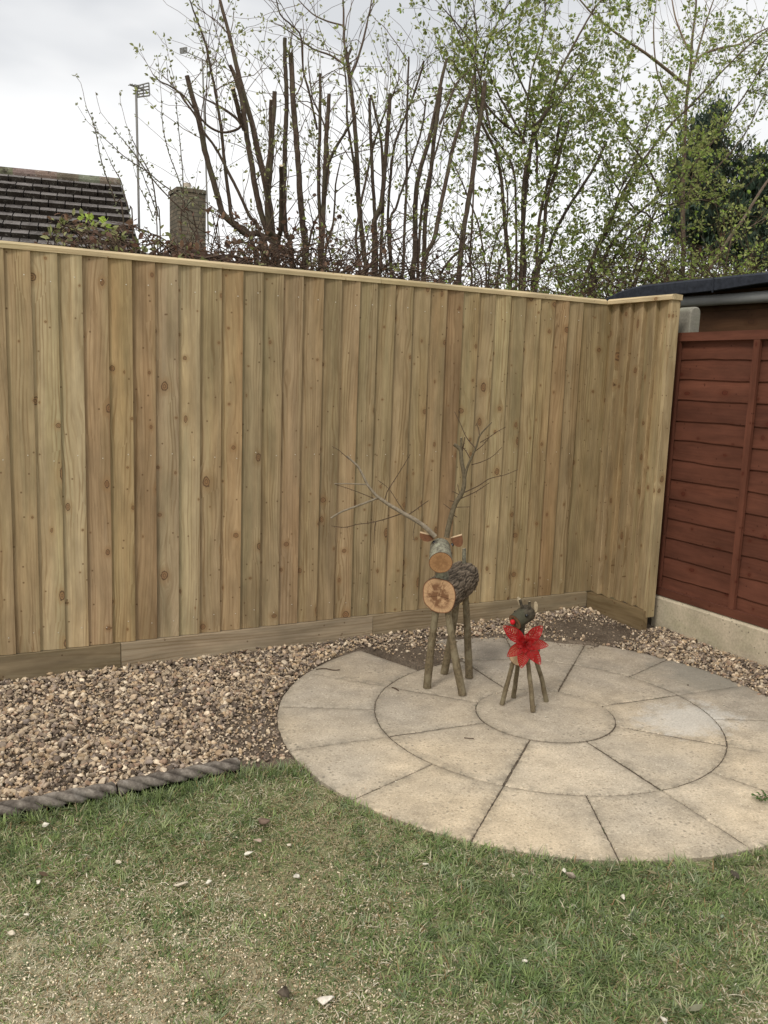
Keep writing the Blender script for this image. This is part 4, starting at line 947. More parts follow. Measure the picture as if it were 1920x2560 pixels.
def brick_box(mb, lo, hi):
    x0, y0, z0 = lo; x1, y1, z1 = hi
    for f, uvf in (([(x0, y0, z0), (x1, y0, z0), (x1, y0, z1), (x0, y0, z1)], lambda p: (p[0], p[2])), ([(x0, y1, z0), (x0, y0, z0), (x0, y0, z1), (x0, y1, z1)], lambda p: (p[1], p[2])), ([(x1, y0, z0), (x1, y1, z0), (x1, y1, z1), (x1, y0, z1)], lambda p: (p[1], p[2])), ([(x1, y1, z0), (x0, y1, z0), (x0, y1, z1), (x1, y1, z1)], lambda p: (p[0], p[2]))):
        mb.add(f, [(0, 1, 2, 3)], [uvf(p) for p in f])
def house_mid():
    YC = 14.0; a = atY(444, 466, YC); b = atY(515, 470, YC); x0, x1, zt = a[0], b[0], (a[2]+b[2])/2
    root = empty('brick_bungalow', (2.6, 15.5, 0), 'low brown roofed bungalow with brick chimney mostly hidden behind the hedge', 'house')
    zr = 3.72; w = MB(); w.tint = (1, 1, 1); xa, xb = .4, 4.6
    brick_box(w, (xa+.1, 12.4, 0), (xb-.1, 17.2, 2.35)); 
    w.add([(xa+.1, 12.4, 2.35), (xa+.1, 17.2, 2.35), (xa+.1, 14.8, zr-.1)], [(0, 1, 2)], [(0, 2.35), (4.8, 2.35), (2.4, zr)]); w.add([(xb-.1, 12.4, 2.35), (xb-.1, 17.2, 2.35), (xb-.1, 14.8, zr-.1)], [(2, 1, 0)], [(0, 2.35), (4.8, 2.35), (2.4, zr)]); w.build('wall', M['brick'], root)
    r = MB(); sl = math.atan2(zr-2.3, 2.6)
    for side in (-1, 1):
        for k in range(9):
            t0, t1 = k/9, (k+1)/9+.012; r.tint = tuple([random.uniform(1.1, 1.5)]*3)
            y0_, y1_ = 14.8+side*2.65*t0, 14.8+side*2.65*t1; z0_, z1_ = zr-(zr-2.27)*t0, zr-(zr-2.27)*t1
            r.add([(xa, y0_, z0_), (xb, y0_, z0_), (xb, y1_, z1_+.045), (xa, y1_, z1_+.045), (xa, y1_, z1_), (xb, y1_, z1_)], [(0, 1, 2, 3), (3, 2, 5, 4)])
    rf = r.build('roof', M['tile'], root)
    c = MB(); brick_box(c, (x0, YC, 2.6), (x1, YC+.62, zt-.10)); ch = c.build('chimney', M['brick'], rf)
    t_ = MB(); brick_box(t_, (x0-.025, YC-.025, zt-.0995), (x1+.025, YC+.645, zt-.03)); t_.build('oversail_course', M['brick'], rf)
    f = MB(); f.add([(x0-.02, YC-.02, zt-.03), (x1+.02, YC-.02, zt-.03), (x1+.02, YC+.64, zt-.03), (x0-.02, YC+.64, zt-.03), (x0+.12, YC+.15, zt+.02), (x1-.12, YC+.15, zt+.02), (x1-.12, YC+.45, zt+.02), (x0+.12, YC+.45, zt+.02)], [(0, 1, 5, 4), (1, 2, 6, 5), (2, 3, 7, 6), (3, 0, 4, 7), (4, 5, 6, 7)]); f.build('mortar_cap', M['flaunch'], rf)
    pt_ = MB(); px_ = (x0+x1)/2-.02; pt_.tube([(px_, YC+.3, zt-.02), (px_, YC+.3, zt+.12)], [.085, .08], 16); pt_.build('chimney_pot', M['pot'], rf, True)
    return x0, x1, YC, zt
chx0, chx1, chY, chZ = house_mid()

def aerial(base, top, refl_px, Y, lb, wscale, dirx, yagi):
    """pole with a comb reflector and a boom of short elements"""
    root = empty('tv_aerial', base, lb, 'aerial', None)
    p = MB(); p.tube([base, top], .022*wscale, 8); p.build('mast', M['alu'], root, True)
    a, b, c2_, d2_ = [atY(x_, y_, Y) for x_, y_ in refl_px]    # tl, tr, br, bl of the reflector
    gm = MB()
    def L_(u, v): return (a*(1-u)+b*u)*(1-v)+(d2_*(1-u)+c2_*u)*v
    for v in np.linspace(0, 1, 5): gm.tube([L_(0, v), L_(1, v)], .013*wscale, 4)
    for u in (0, .5, 1): gm.tube([L_(u, 0), L_(u, 1)], .013*wscale, 4)
    gm.build('reflector', M['alu'], root)
    bm_ = MB(); s0 = L_(.2, .5); e0 = np.array([top[0], top[1], top[2]-.03])+0*s0
    if yagi is not None:
        e0 = yagi; bm_.tube([L_(.5, .5), e0], .012*wscale, 5)
        for k in range(9):
            q = L_(.5, .5)+(e0-L_(.5, .5))*(.12+.88*k/8); bm_.tube([q-np.array([.05, 0, .09]), q+np.array([.05, 0, .09])], .006, 4)
    else:
        bm_.tube([e0-np.array([.14, 0, -.01]), s0+(L_(1, .5)-L_(0, .5))*.4], .02*wscale, 5)
        for k in range(4):
            q = e0-np.array([.12-.06*k, 0, -.01]); bm_.tube([q-np.array([0, .2, .04]), q+np.array([0, .2, .04])], .012, 4)
    bm_.build('boom', M['alu'], root)
    return root
Y1 = 16.8; t1 = atY(340, 212, Y1); b1 = atY(348, 545, Y1)
a1 = aerial((b1[0], Y1, b1[2]-.3), t1, ((345, 214), (372, 207), (374, 239), (343, 243)), Y1, 'tall thin television aerial with comb reflector beside the tiled roof', 1.25, 1, None)
bk = MB(); bk.tube([(b1[0], Y1, b1[2]-.15), HB-HN*(-.5)-np.array([0, 0, 1.0])], .03, 5); bk.build('wall_bracket', M['alu'], a1)
t2 = atY(506, 150, chY-.05)
aerial((chx1+.04, chY-.05, chZ-1.0), (t2[0], chY-.05, t2[2]), ((450, 121), (467, 118), (467, 132), (451, 134)), chY-.05, 'smaller television aerial fixed to the side of the brick chimney', .8, 1, atY(556, 172, chY-.05))

# ================================================================== HEDGE, SHRUBS AND TREES
class Leaves:
    def __init__(s): s.p = []; s.d = []; s.L = []; s.c = []
    def add(s, p, d, L, c): s.p.append(p); s.d.append(d); s.L.append(L); s.c.append(c)
    def build(s, name, parent, wr=.55):
        if not s.p: return None
        p = np.array(s.p, float); d = np.array(s.d, float); L = np.array(s.L, float)[:, None]; n = len(p); d /= np.linalg.norm(d, axis=1)[:, None]+1e-9
        q = rng.normal(size=(n, 3)); sd_ = np.cross(d, q); sd_ /= np.linalg.norm(sd_, axis=1)[:, None]+1e-9; up = np.cross(sd_, d)
        w = L*wr*rng.uniform(.8, 1.2, (n, 1)); cu = rng.uniform(-.15, .35, (n, 1))
        V = np.stack([p, p+d*L*.32+sd_*w*.42+up*w*.15, p+d*L*.68+sd_*w*.40+up*w*.12-up*L*cu*.3, p+d*L-up*L*cu*.7, p+d*L*.68-sd_*w*.40+up*w*.12-up*L*cu*.3, p+d*L*.32-sd_*w*.42+up*w*.15, p+d*L*.5-up*L*cu*.15], 1)
        F0 = np.array([(0, 1, 6), (1, 2, 6), (2, 3, 6), (3, 4, 6), (4, 5, 6), (5, 0, 6)]); Fi = (F0[None]+(np.arange(n)*7)[:, None, None]).reshape(-1, 3)
        return raw_mesh(name, V.reshape(-1, 3), Fi, M['leaf'], parent, True, np.repeat(np.array(s.c, float), 7, 0))
class Twigs(MB):
    pass
OL = np.array([(.24, .26, .095), (.31, .32, .13), (.20, .22, .085), (.35, .35, .16)])
GR = np.array([(.25, .31, .085), (.34, .39, .11), (.16, .215, .06), (.40, .42, .15), (.29, .31, .115), (.27, .38, .07)])
LIME = np.array([(.46, .58, .11), (.40, .52, .10)])
DEAD = np.array([(.16, .085, .055), (.22, .13, .08), (.11, .07, .05)])
def bud(lv, p, d, L, pal, k):
    for _ in range(k):
        q = rng.normal(size=3)*.8+d+np.array([0, 0, -.1]); lv.add(p+q/np.linalg.norm(q)*L*.25, q, L*rng.uniform(.6, 1.15), pal[rng.integers(0, len(pal))]*rng.uniform(.65, 1.25))
def walk(p, d, L, n, wob, grav):
    pts = [np.array(p, float)]; d = np.array(d, float); d /= np.linalg.norm(d)
    for _ in range(n):
        d = d+rng.normal(size=3)*wob+np.array([0, 0, grav]); d /= np.linalg.norm(d); pts.append(pts[-1]+d*L/n)
    return pts
def twig(tw, lv, p, d, L, r, dep, sp, zmin=1.7):
    n = max(4, int(L/.055)); pts = walk(p, d, L, n, sp.get('wob', .16), sp.get('grav', .03)); 
    if dep == sp['dep'] and pts[-1][2] < zmin: return
    tw.tint = sp['tt']; tw.tube(pts, list(np.linspace(r, max(.0011, r*.35), len(pts))), 4 if r > .003 else 3, cap=False)
    for i in range(1, len(pts)):
        dd = pts[i]-pts[i-1]; dd /= np.linalg.norm(dd)
        if sp['leaf'] > 0 and rng.random() < sp['leaf']*(.35+.65*i/len(pts)):
            side = rng.normal(size=3); side -= dd*(side@dd); side /= np.linalg.norm(side); q = pts[i]+side*.012; 
            if sp['k']: bud(lv, q, side*.7+dd*.5, sp['L'], sp['pal'], rng.integers(max(1, sp['k']-1), sp['k']+2))
        if dep > 0 and rng.random() < sp.get('br', .30):
            side = rng.normal(size=3); side -= dd*(side@dd); side /= np.linalg.norm(side)+1e-9
            twig(tw, lv, pts[i], dd*.75+side*.8+np.array([0, 0, .15]), L*rng.uniform(.30, .62), r*.62, dep-1, sp)
    if sp['leaf'] > 0 and sp['k']: bud(lv, pts[-1], d, sp['L'], sp['pal'], sp['k']+1)
def smooth_path(P, m=4):
    P = [np.asarray(p, float) for p in P]; out = []
    if len(P) < 3: return [P[0]+(P[-1]-P[0])*t for t in np.linspace(0, 1, 5)]
    Q = [2*P[0]-P[1]]+P+[2*P[-1]-P[-2]]
    for i in range(1, len(Q)-2):
        for t in np.linspace(0, 1, m, endpoint=False):
            a, b, c, d = Q[i-1], Q[i], Q[i+1], Q[i+2]; out.append(.5*((2*b)+(-a+c)*t+(2*a-5*b+4*c-d)*t*t+(-a+3*b-3*c+d)*t**3))
    out.append(Q[-2]); return out
def shrub(name, label, cat, Y, base_px, stems, sp, group, ground=True, tdens=9, tlen=(.25, .6)):
    """stems: list of (dY, cut?, r_top, r_base, [photo points top->bottom])"""
    b = atY(base_px[0], base_px[1], Y); root = empty(name, (b[0], Y, 0), label, cat, group); st = MB(); tw = MB(); lv = Leaves()
    for (dY, cut, r0, r1, P) in stems:
        n_ = len(P); pts = []
        for i, (x, y) in enumerate(P):
            f = i/(n_-1); pts.append(atY(x, y, Y+dY*(1-f)*1.0))
        if ground and P[-1][1] > 545:
            low = pts[-1]; pts.append(np.array([low[0]*.5+b[0]*.5, Y, low[2]*.55])); pts.append(np.array([b[0]+(low[0]-b[0])*.25, Y+rng.uniform(-.04, .04), -.05]))
        path = smooth_path(pts); N = len(path); rad = []
        for i in range(N):
            f = i/(N-1); rad.append((r0+(r1-r0)*f**.8)*(1+.10*nz(i*.7, r0*900, 3, 1)))
        path = [p+np.array([.003*nz(i*.9, 1, r1*300, 1), .003*nz(i*.9, 5, r1*300, 1), 0]) for i, p in enumerate(path)]
        v = rng.uniform(.8, 1.35)*sp.get('sb', 1.0); st.tint = (v, v*.98, v*.94); st.mi = 0; st.tube(path, rad, 8 if r1 > .008 else 5, capm=1)
        # twigs off this stem
        vis = [i for i in range(1, N-1) if path[i][2] > 1.7]
        Lt = sum(np.linalg.norm(path[i]-path[i-1]) for i in vis) if vis else 0
        for _ in range(int(Lt*tdens*sp.get('m', 1))):
            i = vis[rng.integers(0, len(vis))]; dd = path[i-1]-path[i]; dd /= np.linalg.norm(dd)+1e-9; side = rng.normal(size=3); side -= dd*(side@dd); side /= np.linalg.norm(side)+1e-9
            twig(tw, lv, path[i], side*.9+dd*.8+np.array([0, 0, .2]), rng.uniform(*tlen), rng.uniform(.0022, .0038), sp['dep'], sp)
        if not cut:
            twig(tw, lv, path[0], path[0]-path[1], rng.uniform(.12, .25), r0*.8, 1, sp)
    st.build('stems', [M['stem'], M['cutend']], root, True)
    if tw.v: tw.build('twigs', M['stem'], root)
    lv.build('leaves', root)
    return root
def r2(*P): return [(a*.5787, b*.5787) for a, b in P]
def r3(*P): return [(960+a*.5787, b*.5787) for a, b in P]
sparse = dict(dep=1, leaf=.42, k=2, L=.026, pal=OL, tt=(1.5, 1.35, 1.3), br=.16, m=.8)
mid = dict(dep=1, leaf=.42, k=2, L=.027, pal=np.vstack([OL, GR[:2]]), tt=(1.3, 1.2, 1.15), br=.18, m=.75)
leafy = dict(dep=1, leaf=.72, k=5, L=.036, pal=np.vstack([GR, OL[:2]]), tt=(.85, .78, .74), br=.30, m=.95)
HG = 'coppiced hedge shrubs behind the fence'
shrub('hazel_shrub', 'hedge shrub with a long thick cut stem leaning left in front of the chimney side', 'shrub', 1.2, (690, 640), [
    (.1, True, .014, .021, r2((808, 328), (826, 400), (850, 480), (868, 560), (885, 650), (915, 760), (945, 860), (968, 930), (1060, 1010), (1150, 1080))),
    (.2, False, .004, .014, r2((820, 0), (852, 90), (885, 180), (905, 270), (925, 370), (942, 470), (958, 580), (970, 700), (990, 860), (1010, 960), (1100, 1080))),
    (.0, False, .004, .012, r2((770, 395), (800, 440), (845, 500), (880, 570), (925, 630), (965, 700), (1000, 770), (1040, 850), (1075, 930), (1130, 1060))),
    (.15, False, .003, .008, r2((660, 320), (690, 350), (740, 375), (800, 420), (860, 500), (900, 545), (960, 572), (1020, 560), (1045, 540))),
    ], sparse, HG, tdens=7, tlen=(.25, .75))
shrub('hazel_shrub', 'biggest hedge shrub with a fan of thick dark sawn stems just right of the chimney', 'shrub', 1.35, (690, 645), [
    (.25, False, .007, .026, r2((940, -30), (955, 20), (985, 130), (1010, 235), (1035, 340), (1065, 450), (1095, 560), (1120, 680), (1145, 780), (1165, 900), (1175, 1010), (1190, 1100))),
    (.1, True, .011, .022, r2((993, 282), (1015, 330), (1040, 410), (1055, 500), (1068, 600), (1085, 700), (1105, 820), (1130, 930), (1165, 1030), (1185, 1120))),
    (-.1, True, .013, .015, r2((1006, 380), (1018, 430), (1035, 500), (1055, 560))),
    (-.1, True, .014, .019, r2((1186, 395), (1184, 480), (1175, 570), (1172, 680), (1162, 800), (1155, 900), (1165, 1000), (1185, 1100))),
    (-.2, True, .009, .014, r2((1170, 430), (1167, 520), (1166, 640), (1150, 760), (1152, 860), (1175, 1020))),
    (-.3, True, .012, .018, r2((1214, 715), (1216, 800), (1215, 900), (1212, 1000), (1200, 1100))),
    (.2, False, .004, .010, r2((880, 425), (930, 450), (980, 480), (1030, 520), (1060, 570))),
    ], sparse, HG, tdens=7, tlen=(.25, .75))
shrub('hazel_shrub', 'hedge shrub with the two tallest blunt sawn poles side by side', 'shrub', 1.5, (765, 650), [
    (.1, True, .013, .018, r2((1230, 165), (1231, 260), (1236, 360), (1238, 480), (1232, 600), (1230, 720), (1225, 830), (1235, 1000), (1260, 1110))),
    (.1, True, .017, .022, r2((1256, 230), (1262, 330), (1266, 430), (1275, 540), (1283, 640), (1290, 740), (1298, 860), (1310, 1000), (1320, 1120))),
    (.2, False, .0035, .008, r2((1190, -20), (1210, 60), (1260, 110), (1300, 160), (1310, 300), (1340, 420), (1370, 560))),
    (.3, False, .0035, .009, r2((1330, 250), (1350, 420), (1400, 540), (1420, 700), (1400, 880), (1330, 1080))),
    ], sparse, HG, tdens=7, tlen=(.25, .75))
shrub('hazel_shrub', 'hedge shrub with two slim sawn poles of nearly equal height above a dark fork', 'shrub', 1.3, (800, 670), [
    (.1, True, .009, .014, r2((1383, 318), (1384, 400), (1382, 480), (1381, 600), (1376, 720), (1378, 860), (1385, 1000), (1380, 1160))),
    (.0, True, .012, .019, r2((1421, 408), (1417, 500), (1409, 600), (1405, 700), (1402, 780), (1398, 900), (1392, 1000), (1388, 1160))),
    (-.2, False, .004, .013, r2((1545, 480), (1500, 560), (1450, 640), (1410, 740), (1395, 900))),
    (.1, False, .004, .010, r2((1470, 700), (1450, 800), (1440, 960), (1400, 1150))),
    ], sparse, HG, tdens=7, tlen=(.25, .75))
shrub('hazel_shrub', 'tall slender hedge shrub whose forked leader reaches the picture top left of centre', 'shrub', 1.45, (905, 690), [
    (.3, False, .005, .009, r2((1482, -20), (1485, 100), (1490, 210), (1510, 300))),
    (.1, True, .011, .020, r2((1492, 205), (1505, 300), (1518, 400), (1530, 510), (1538, 620), (1545, 740), (1548, 860), (1560, 980), (1575, 1120), (1580, 1190))),
    (.25, False, .004, .009, r2((1610, -20), (1590, 80), (1570, 170), (1540, 270), (1515, 330))),
    (.1, True, .008, .010, r2((1520, 205), (1505, 240), (1500, 280))),
    (.1, False, .004, .010, r2((1485, 260), (1498, 400), (1500, 520), (1525, 680), (1540, 800))),
    (.3, False, .003, .006, r2((1290, 0), (1350, 60), (1410, 90), (1480, 110))),
    (.3, False, .003, .007, r2((1210, 110), (1270, 150), (1350, 210), (1430, 240), (1490, 280))),
    ], sparse, HG, tdens=7, tlen=(.25, .75))
shrub('hazel_shrub', 'hedge shrub with a swan-neck sawn stem curving out low down, near the picture centre', 'shrub', 1.25, (945, 700), [
    (0, True, .0125, .019, [(975, 235), (972, 290), (967, 350), (962, 420), (957, 480), (952, 515), (940, 540), (935, 560), (936, 600), (935, 690)]),
    (.1, True, .009, .014, r2((1597, 425), (1598, 520), (1603, 620), (1608, 740), (1615, 860), (1622, 1000), (1625, 1190))),
    (.1, True, .007, .012, r2((1602, 410), (1630, 520), (1650, 640), (1655, 800), (1650, 1000))),
    (.2, False, .004, .011, [(997, 198), (985, 230), (955, 300), (938, 350), (925, 400), (915, 450), (900, 520), (890, 600), (900, 690)]),
    (.2, True, .006, .011, [(1022, 142), (1020, 200), (1018, 280), (1016, 360), (1017, 440), (1014, 520), (1010, 600), (1005, 700)]),
    ], mid, HG, tdens=7, tlen=(.25, .75))
shrub('hazel_shrub', 'hedge shrub of several thick stems all leaning to the right just right of centre', 'shrub', 1.4, (1040, 705), [
    (.1, True, .010, .022, [(1117, 147), (1105, 195), (1090, 270), (1075, 340), (1052, 420), (1040, 480), (1038, 560), (1037, 640), (1030, 710)]),
    (0, True, .012, .017, [(1103, 218), (1095, 280), (1085, 350), (1078, 420), (1068, 500), (1062, 570), (1058, 700)]),
    (.2, True, .007, .011, [(1060, 153), (1040, 220), (1010, 300), (985, 370), (975, 460), (970, 560), (978, 690)]),
    (.25, True, .006, .010, [(1065, 250), (1055, 320), (1030, 400), (1010, 460), (990, 520), (975, 590)]),
    (-.1, False, .004, .012, [(1110, 300), (1098, 350), (1075, 430), (1060, 500), (1050, 570)]),
    (.1, False, .004, .010, [(1170, 180), (1140, 210), (1120, 260), (1100, 310)]),
    ], mid, HG, tdens=7, tlen=(.25, .75))
shrub('hazel_shrub', 'hedge shrub with two long bare reddish stems just left of the leafy thorns', 'shrub', 1.3, (1130, 720), [
    (.1, True, .011, .018, [(1184, 190), (1172, 240), (1150, 310), (1132, 370), (1120, 430), (1105, 500), (1095, 550), (1085, 600), (1065, 640), (1060, 710)]),
    (.0, True, .014, .021, [(1213, 203), (1205, 270), (1192, 350), (1183, 430), (1170, 510), (1158, 580), (1152, 640), (1145, 720)]),
    (.2, False, .004, .010, [(1182, 300), (1186, 380), (1184, 470), (1180, 560), (1175, 650), (1178, 725)]),
    (-.2, True, .006, .011, [(1168, 590), (1150, 625), (1125, 650), (1105, 680), (1100, 720)]),
    ], mid, HG, tdens=7, tlen=(.25, .75))
# leafy hawthorn group
shrub('hawthorn_bush', 'leafy many-stemmed hawthorn reaching the top of the picture right of centre', 'shrub', 1.7, (1300, 725), [
    (.2, False, .005, .018, r3((1000, -30), (930, 10), (860, 120), (800, 230), (750, 330), (725, 420), (680, 520), (640, 620), (625, 720), (610, 850), (600, 1000), (590, 1220))),
    (.3, False, .004, .012, r3((870, 250), (800, 350), (740, 440), (690, 500), (640, 560))),
    (-.1, False, .005, .019, r3((395, 330), (400, 450), (430, 550), (480, 650), (505, 760), (515, 870), (525, 1000), (545, 1230))),
    (.0, True, .010, .017, r3((645, 505), (640, 600), (610, 740), (600, 860), (600, 1000), (605, 1230))),
    (.1, True, .009, .015, r3((770, 495), (745, 620), (715, 760), (680, 900), (660, 1050), (655, 1250))),
    (.0, True, .011, .015, r3((800, 520), (765, 640), (735, 760), (700, 880), (690, 1000))),
    (.25, False, .004, .011, r3((380, -20), (400, 130), (390, 280), (400, 400), (450, 560), (520, 650), (560, 740), (570, 900), (570, 1230))),
    (.3, False, .004, .010, r3((560, -20), (480, 120), (430, 260), (420, 400), (480, 500), (600, 600))),
    (.35, False, .0035, .010, r3((250, 30), (330, 120), (420, 250), (500, 420), (560, 520), (610, 620))),
    (.2, False, .004, .010, r3((520, 120), (560, 280), (640, 470), (660, 620), (660, 800))),
    (.4, False, .004, .009, r3((700, -10), (690, 140), (640, 300), (620, 450), (600, 620))),
    ], leafy, 'leafy thorn bushes behind the fence', tdens=8.5, tlen=(.25, .85))
shrub('hawthorn_bush', 'leafy hawthorn whose long stems sweep up to the right above the shed roof', 'shrub', 1.9, (1465, 735), [
    (.2, False, .005, .017, r3((1680, 110), (1560, 210), (1450, 320), (1340, 440), (1230, 550), (1130, 680), (1050, 800), (980, 950), (900, 1120), (860, 1270))),
    (.3, False, .005, .016, r3((1680, 200), (1590, 360), (1510, 480), (1430, 600), (1330, 720), (1220, 820), (1100, 920), (1000, 1030), (940, 1140), (890, 1280))),
    (.0, True, .010, .016, r3((962, 612), (920, 700), (860, 800), (800, 890), (740, 1000), (700, 1110), (640, 1240))),
    (.1, False, .005, .015, r3((1400, 860), (1280, 880), (1180, 940), (1080, 1000), (1010, 1090), (950, 1180), (900, 1280))),
    (.4, False, .004, .012, r3((1660, 370), (1570, 560), (1470, 690), (1370, 790), (1250, 880), (1150, 960))),
    (.0, False, .004, .010, r3((1180, 440), (1130, 560), (1080, 700), (1010, 850), (970, 1000), (900, 1150))),
    (.3, False, .004, .010, r3((900, 320), (960, 460), (1010, 540), (1080, 640), (1150, 740), (1200, 850))),
    (.3, False, .004, .010, r3((860, 480), (880, 620), (960, 700), (1000, 800), (1080, 900), (1150, 1000))),
    ], leafy, 'leafy thorn bushes behind the fence', tdens=9, tlen=(.25, .9))
shrub('hawthorn_bush', 'smaller leafy thorn filling the gap between the sawn stems and the tall hawthorn', 'shrub', 1.6, (1210, 725), [
    (.2, False, .003, .009, [(1100, 330), (1130, 400), (1165, 480), (1195, 560), (1210, 640), (1215, 725)]),
    (.1, False, .003, .009, [(1290, 480), (1265, 540), (1240, 600), (1225, 660), (1220, 725)]),
    (.1, False, .003, .008, [(1120, 560), (1150, 600), (1180, 660), (1205, 725)]),
    (.1, False, .003, .008, [(1100, 130), (1130, 200), (1200, 300), (1250, 400), (1270, 500), (1260, 620), (1240, 725)]),
    (.1, False, .003, .008, [(1120, 20), (1150, 90), (1190, 160), (1210, 250), (1230, 340)]),
    ], dict(leafy, k=3, leaf=.6), 'leafy thorn bushes behind the fence', tdens=7, tlen=(.15, .4))
# pale smooth tree behind, upward twigs
bare = dict(dep=1, leaf=.30, k=2, L=.034, pal=GR, tt=(2.3, 2.1, 1.7), sb=2.0, br=.30, grav=.10, wob=.09, m=.6)
shrub('young_ash_tree', 'slim pale-barked young tree with upswept bare twigs at the top right', 'tree', 2.9, (1712, 600), [
    (.2, False, .008, .026, r3((1350, -40), (1345, 60), (1330, 180), (1325, 290), (1308, 420), (1300, 560), (1295, 720), (1290, 900), (1290, 1200))),
    (.1, False, .006, .017, r3((1680, 110), (1600, 150), (1540, 190), (1470, 205), (1400, 225), (1355, 255), (1330, 300))),
    (.1, False, .006, .017, r3((830, -20), (900, 60), (960, 110), (1040, 170), (1130, 230), (1220, 300), (1300, 365))),
    (.1, False, .005, .012, r3((1430, -20), (1400, 70), (1370, 170), (1350, 240))),
    (.2, False, .005, .012, r3((1240, -20), (1260, 80), (1290, 160), (1320, 220))),
    (.2, False, .004, .010, r3((1180, -20), (1165, 100), (1170, 240), (1190, 350), (1240, 460), (1290, 560))),
    ], bare, None, tdens=8, tlen=(.3, .8))
shrub('young_ash_tree', 'thin pale leaning trunk crossing the lower right behind the felt roof', 'tree', 2.6, (1770, 720), [
    (.3, False, .012, .022, [(1935, 430), (1900, 480), (1860, 545), (1820, 600), (1785, 655), (1760, 720)]),
    (.1, False, .004, .010, [(1920, 540), (1870, 570), (1830, 590)]),
    ], bare, None, tdens=6)
# upright arching willow wands at the left
wand = dict(dep=0, leaf=.85, k=1, L=.022, pal=np.array([(.30, .30, .22), (.24, .26, .16), (.34, .34, .22)]), tt=(1.5, 1.3, 1.25), br=0, m=.15)
def wands(lb, Y, base, L_, m=.15): 
    return shrub('willow_shoots', lb, 'shrub', Y, base, [(.1, False, .0020, .0045, P) for P in L_], dict(wand, m=m), 'budding willow shoots', tdens=3, tlen=(.08, .2))
def buds_on(root, Y, paths):
    lv = Leaves()
    for P in paths:
        pts = smooth_path([atY(x, y, Y+.1*(1-i/(len(P)-1))) for i, (x, y) in enumerate(P)], 8)
        for i in range(0, len(pts)-1, 2):
            dd = pts[i]-pts[i+1]; side = rng.normal(size=3)*.5; bud(lv, pts[i], dd/np.linalg.norm(dd)+side, .020, wand['pal'], 2)
    lv.build('buds', root)
s3 = 420/1659
def z3(*P): return [(200+a*s3, 200+b*s3) for a, b in P]
WA = [z3((70, 285), (120, 400), (160, 540), (205, 770), (245, 920), (295, 1040), (350, 1200), (430, 1370)), z3((290, 780), (330, 870), (400, 990), (440, 1130), (480, 1280), (520, 1420))]
WB = [z3((195, 530), (320, 650), (430, 750), (560, 840), (680, 920), (800, 1020), (900, 1090), (1010, 1170), (1030, 1300)), z3((350, 500), (430, 600), (520, 710), (600, 820), (700, 960), (850, 1130), (1040, 1310)), z3((490, 520), (540, 640), (600, 760), (670, 880), (720, 1030), (770, 1350)), z3((560, 760), (620, 940), (690, 1120), (740, 1260), (790, 1440)), z3((600, 1080), (660, 1200), (720, 1350), (760, 1440))]
WC = [z3((810, 240), (810, 400), (840, 580), (890, 760), (950, 920), (1000, 1060), (1040, 1250), (1090, 1450), (1150, 1690)), z3((950, 200), (965, 400), (985, 600), (1005, 800), (1015, 1000), (1020, 1250), (1000, 1420)), z3((1200, 1100), (1120, 1170), (1060, 1240), (1045, 1300))]
for P, lb, Y, bs in ((WA, 'left pair of thin budding willow shoots arching above the tiled roof', 1.0, (330, 600)), (WB, 'fan of thin budding willow shoots crossing the tall aerial mast', 1.1, (400, 610)), (WC, 'upright budding shoots standing in front of the brick chimney', 1.2, (490, 630))):
    buds_on(wands(lb, Y, bs, P), Y, P)

# bramble and dead-leaf tangle sitting just above the fence, three clumps that read as one mass each
def tangle(name, label, x0, x1, Y0, Y1, ncane, hmax, pal, nleaf, lsz, cat='bramble', group='bramble tangles behind the fence', dead=.5, yoff=0.0, tt=(1.0, .9, .85), zlow=1.55):
    a = atY(x0, 640, (Y0+Y1)/2)[0]; b = atY(x1, 640, (Y0+Y1)/2)[0]; root = empty(name, ((a+b)/2, (Y0+Y1)/2, 0), label, cat, group); tw = MB(); lv = Leaves()
    for _ in range(ncane):
        p = np.array([rng.uniform(a, b), rng.uniform(Y0, Y1), rng.uniform(zlow, zlow+.35)]); ang = rng.uniform(0, 2*PI); d = np.array([math.cos(ang), .5*math.sin(ang), rng.uniform(.1, 1.2)])
        L = rng.uniform(.3, .9); pts = walk(p, d, L, 9, .22, -.05)
        pts = [np.array([min(max(q[0], a-.15), b+.15), max(q[1], .22), min(q[2], hmax+.3*nz(q[0], q[1], 1, 2))]) for q in pts]; v = rng.uniform(.7, 1.5); tw.tint = tuple(v*c for c in tt); tw.tube(pts, list(np.linspace(rng.uniform(.0025, .006), .0015, len(pts))), 4, cap=False)
        for q in pts[2:]:
            if rng.random() < nleaf: 
                pl = DEAD if rng.random() < dead else pal; bud(lv, q+rng.normal(size=3)*.02, rng.normal(size=3), lsz, pl, rng.integers(1, 4))
    # a few rooted canes so that the clump stands on the ground
    for k in range(10):
        x = a+(b-a)*(k+.5)/10; pts = smooth_path([(x, (Y0+Y1)/2, -.02), (x+.05, (Y0+Y1)/2+.05, .8), (x-.03, (Y0+Y1)/2, 1.7)]); tw.tube(pts, .006, 5)
    tw.build('canes', M['stem'], root); lv.build('leaves', root)
tangle('bramble', 'low bramble tangle with dull leaves over the fence below the tiled roof and chimney', 215, 560, .3, .8, 210, 1.93, OL, .52, .038, dead=.55)
tangle('bramble', 'dense dark twiggy tangle around the bases of the thickest sawn stems', 520, 830, .5, 1.3, 360, 2.16, OL, .30, .036, dead=.85)
tangle('bramble', 'twiggy tangle with a few reddish dead leaves over the fence near the picture centre', 800, 1130, .6, 1.5, 300, 2.22, GR, .16, .030, dead=.5)
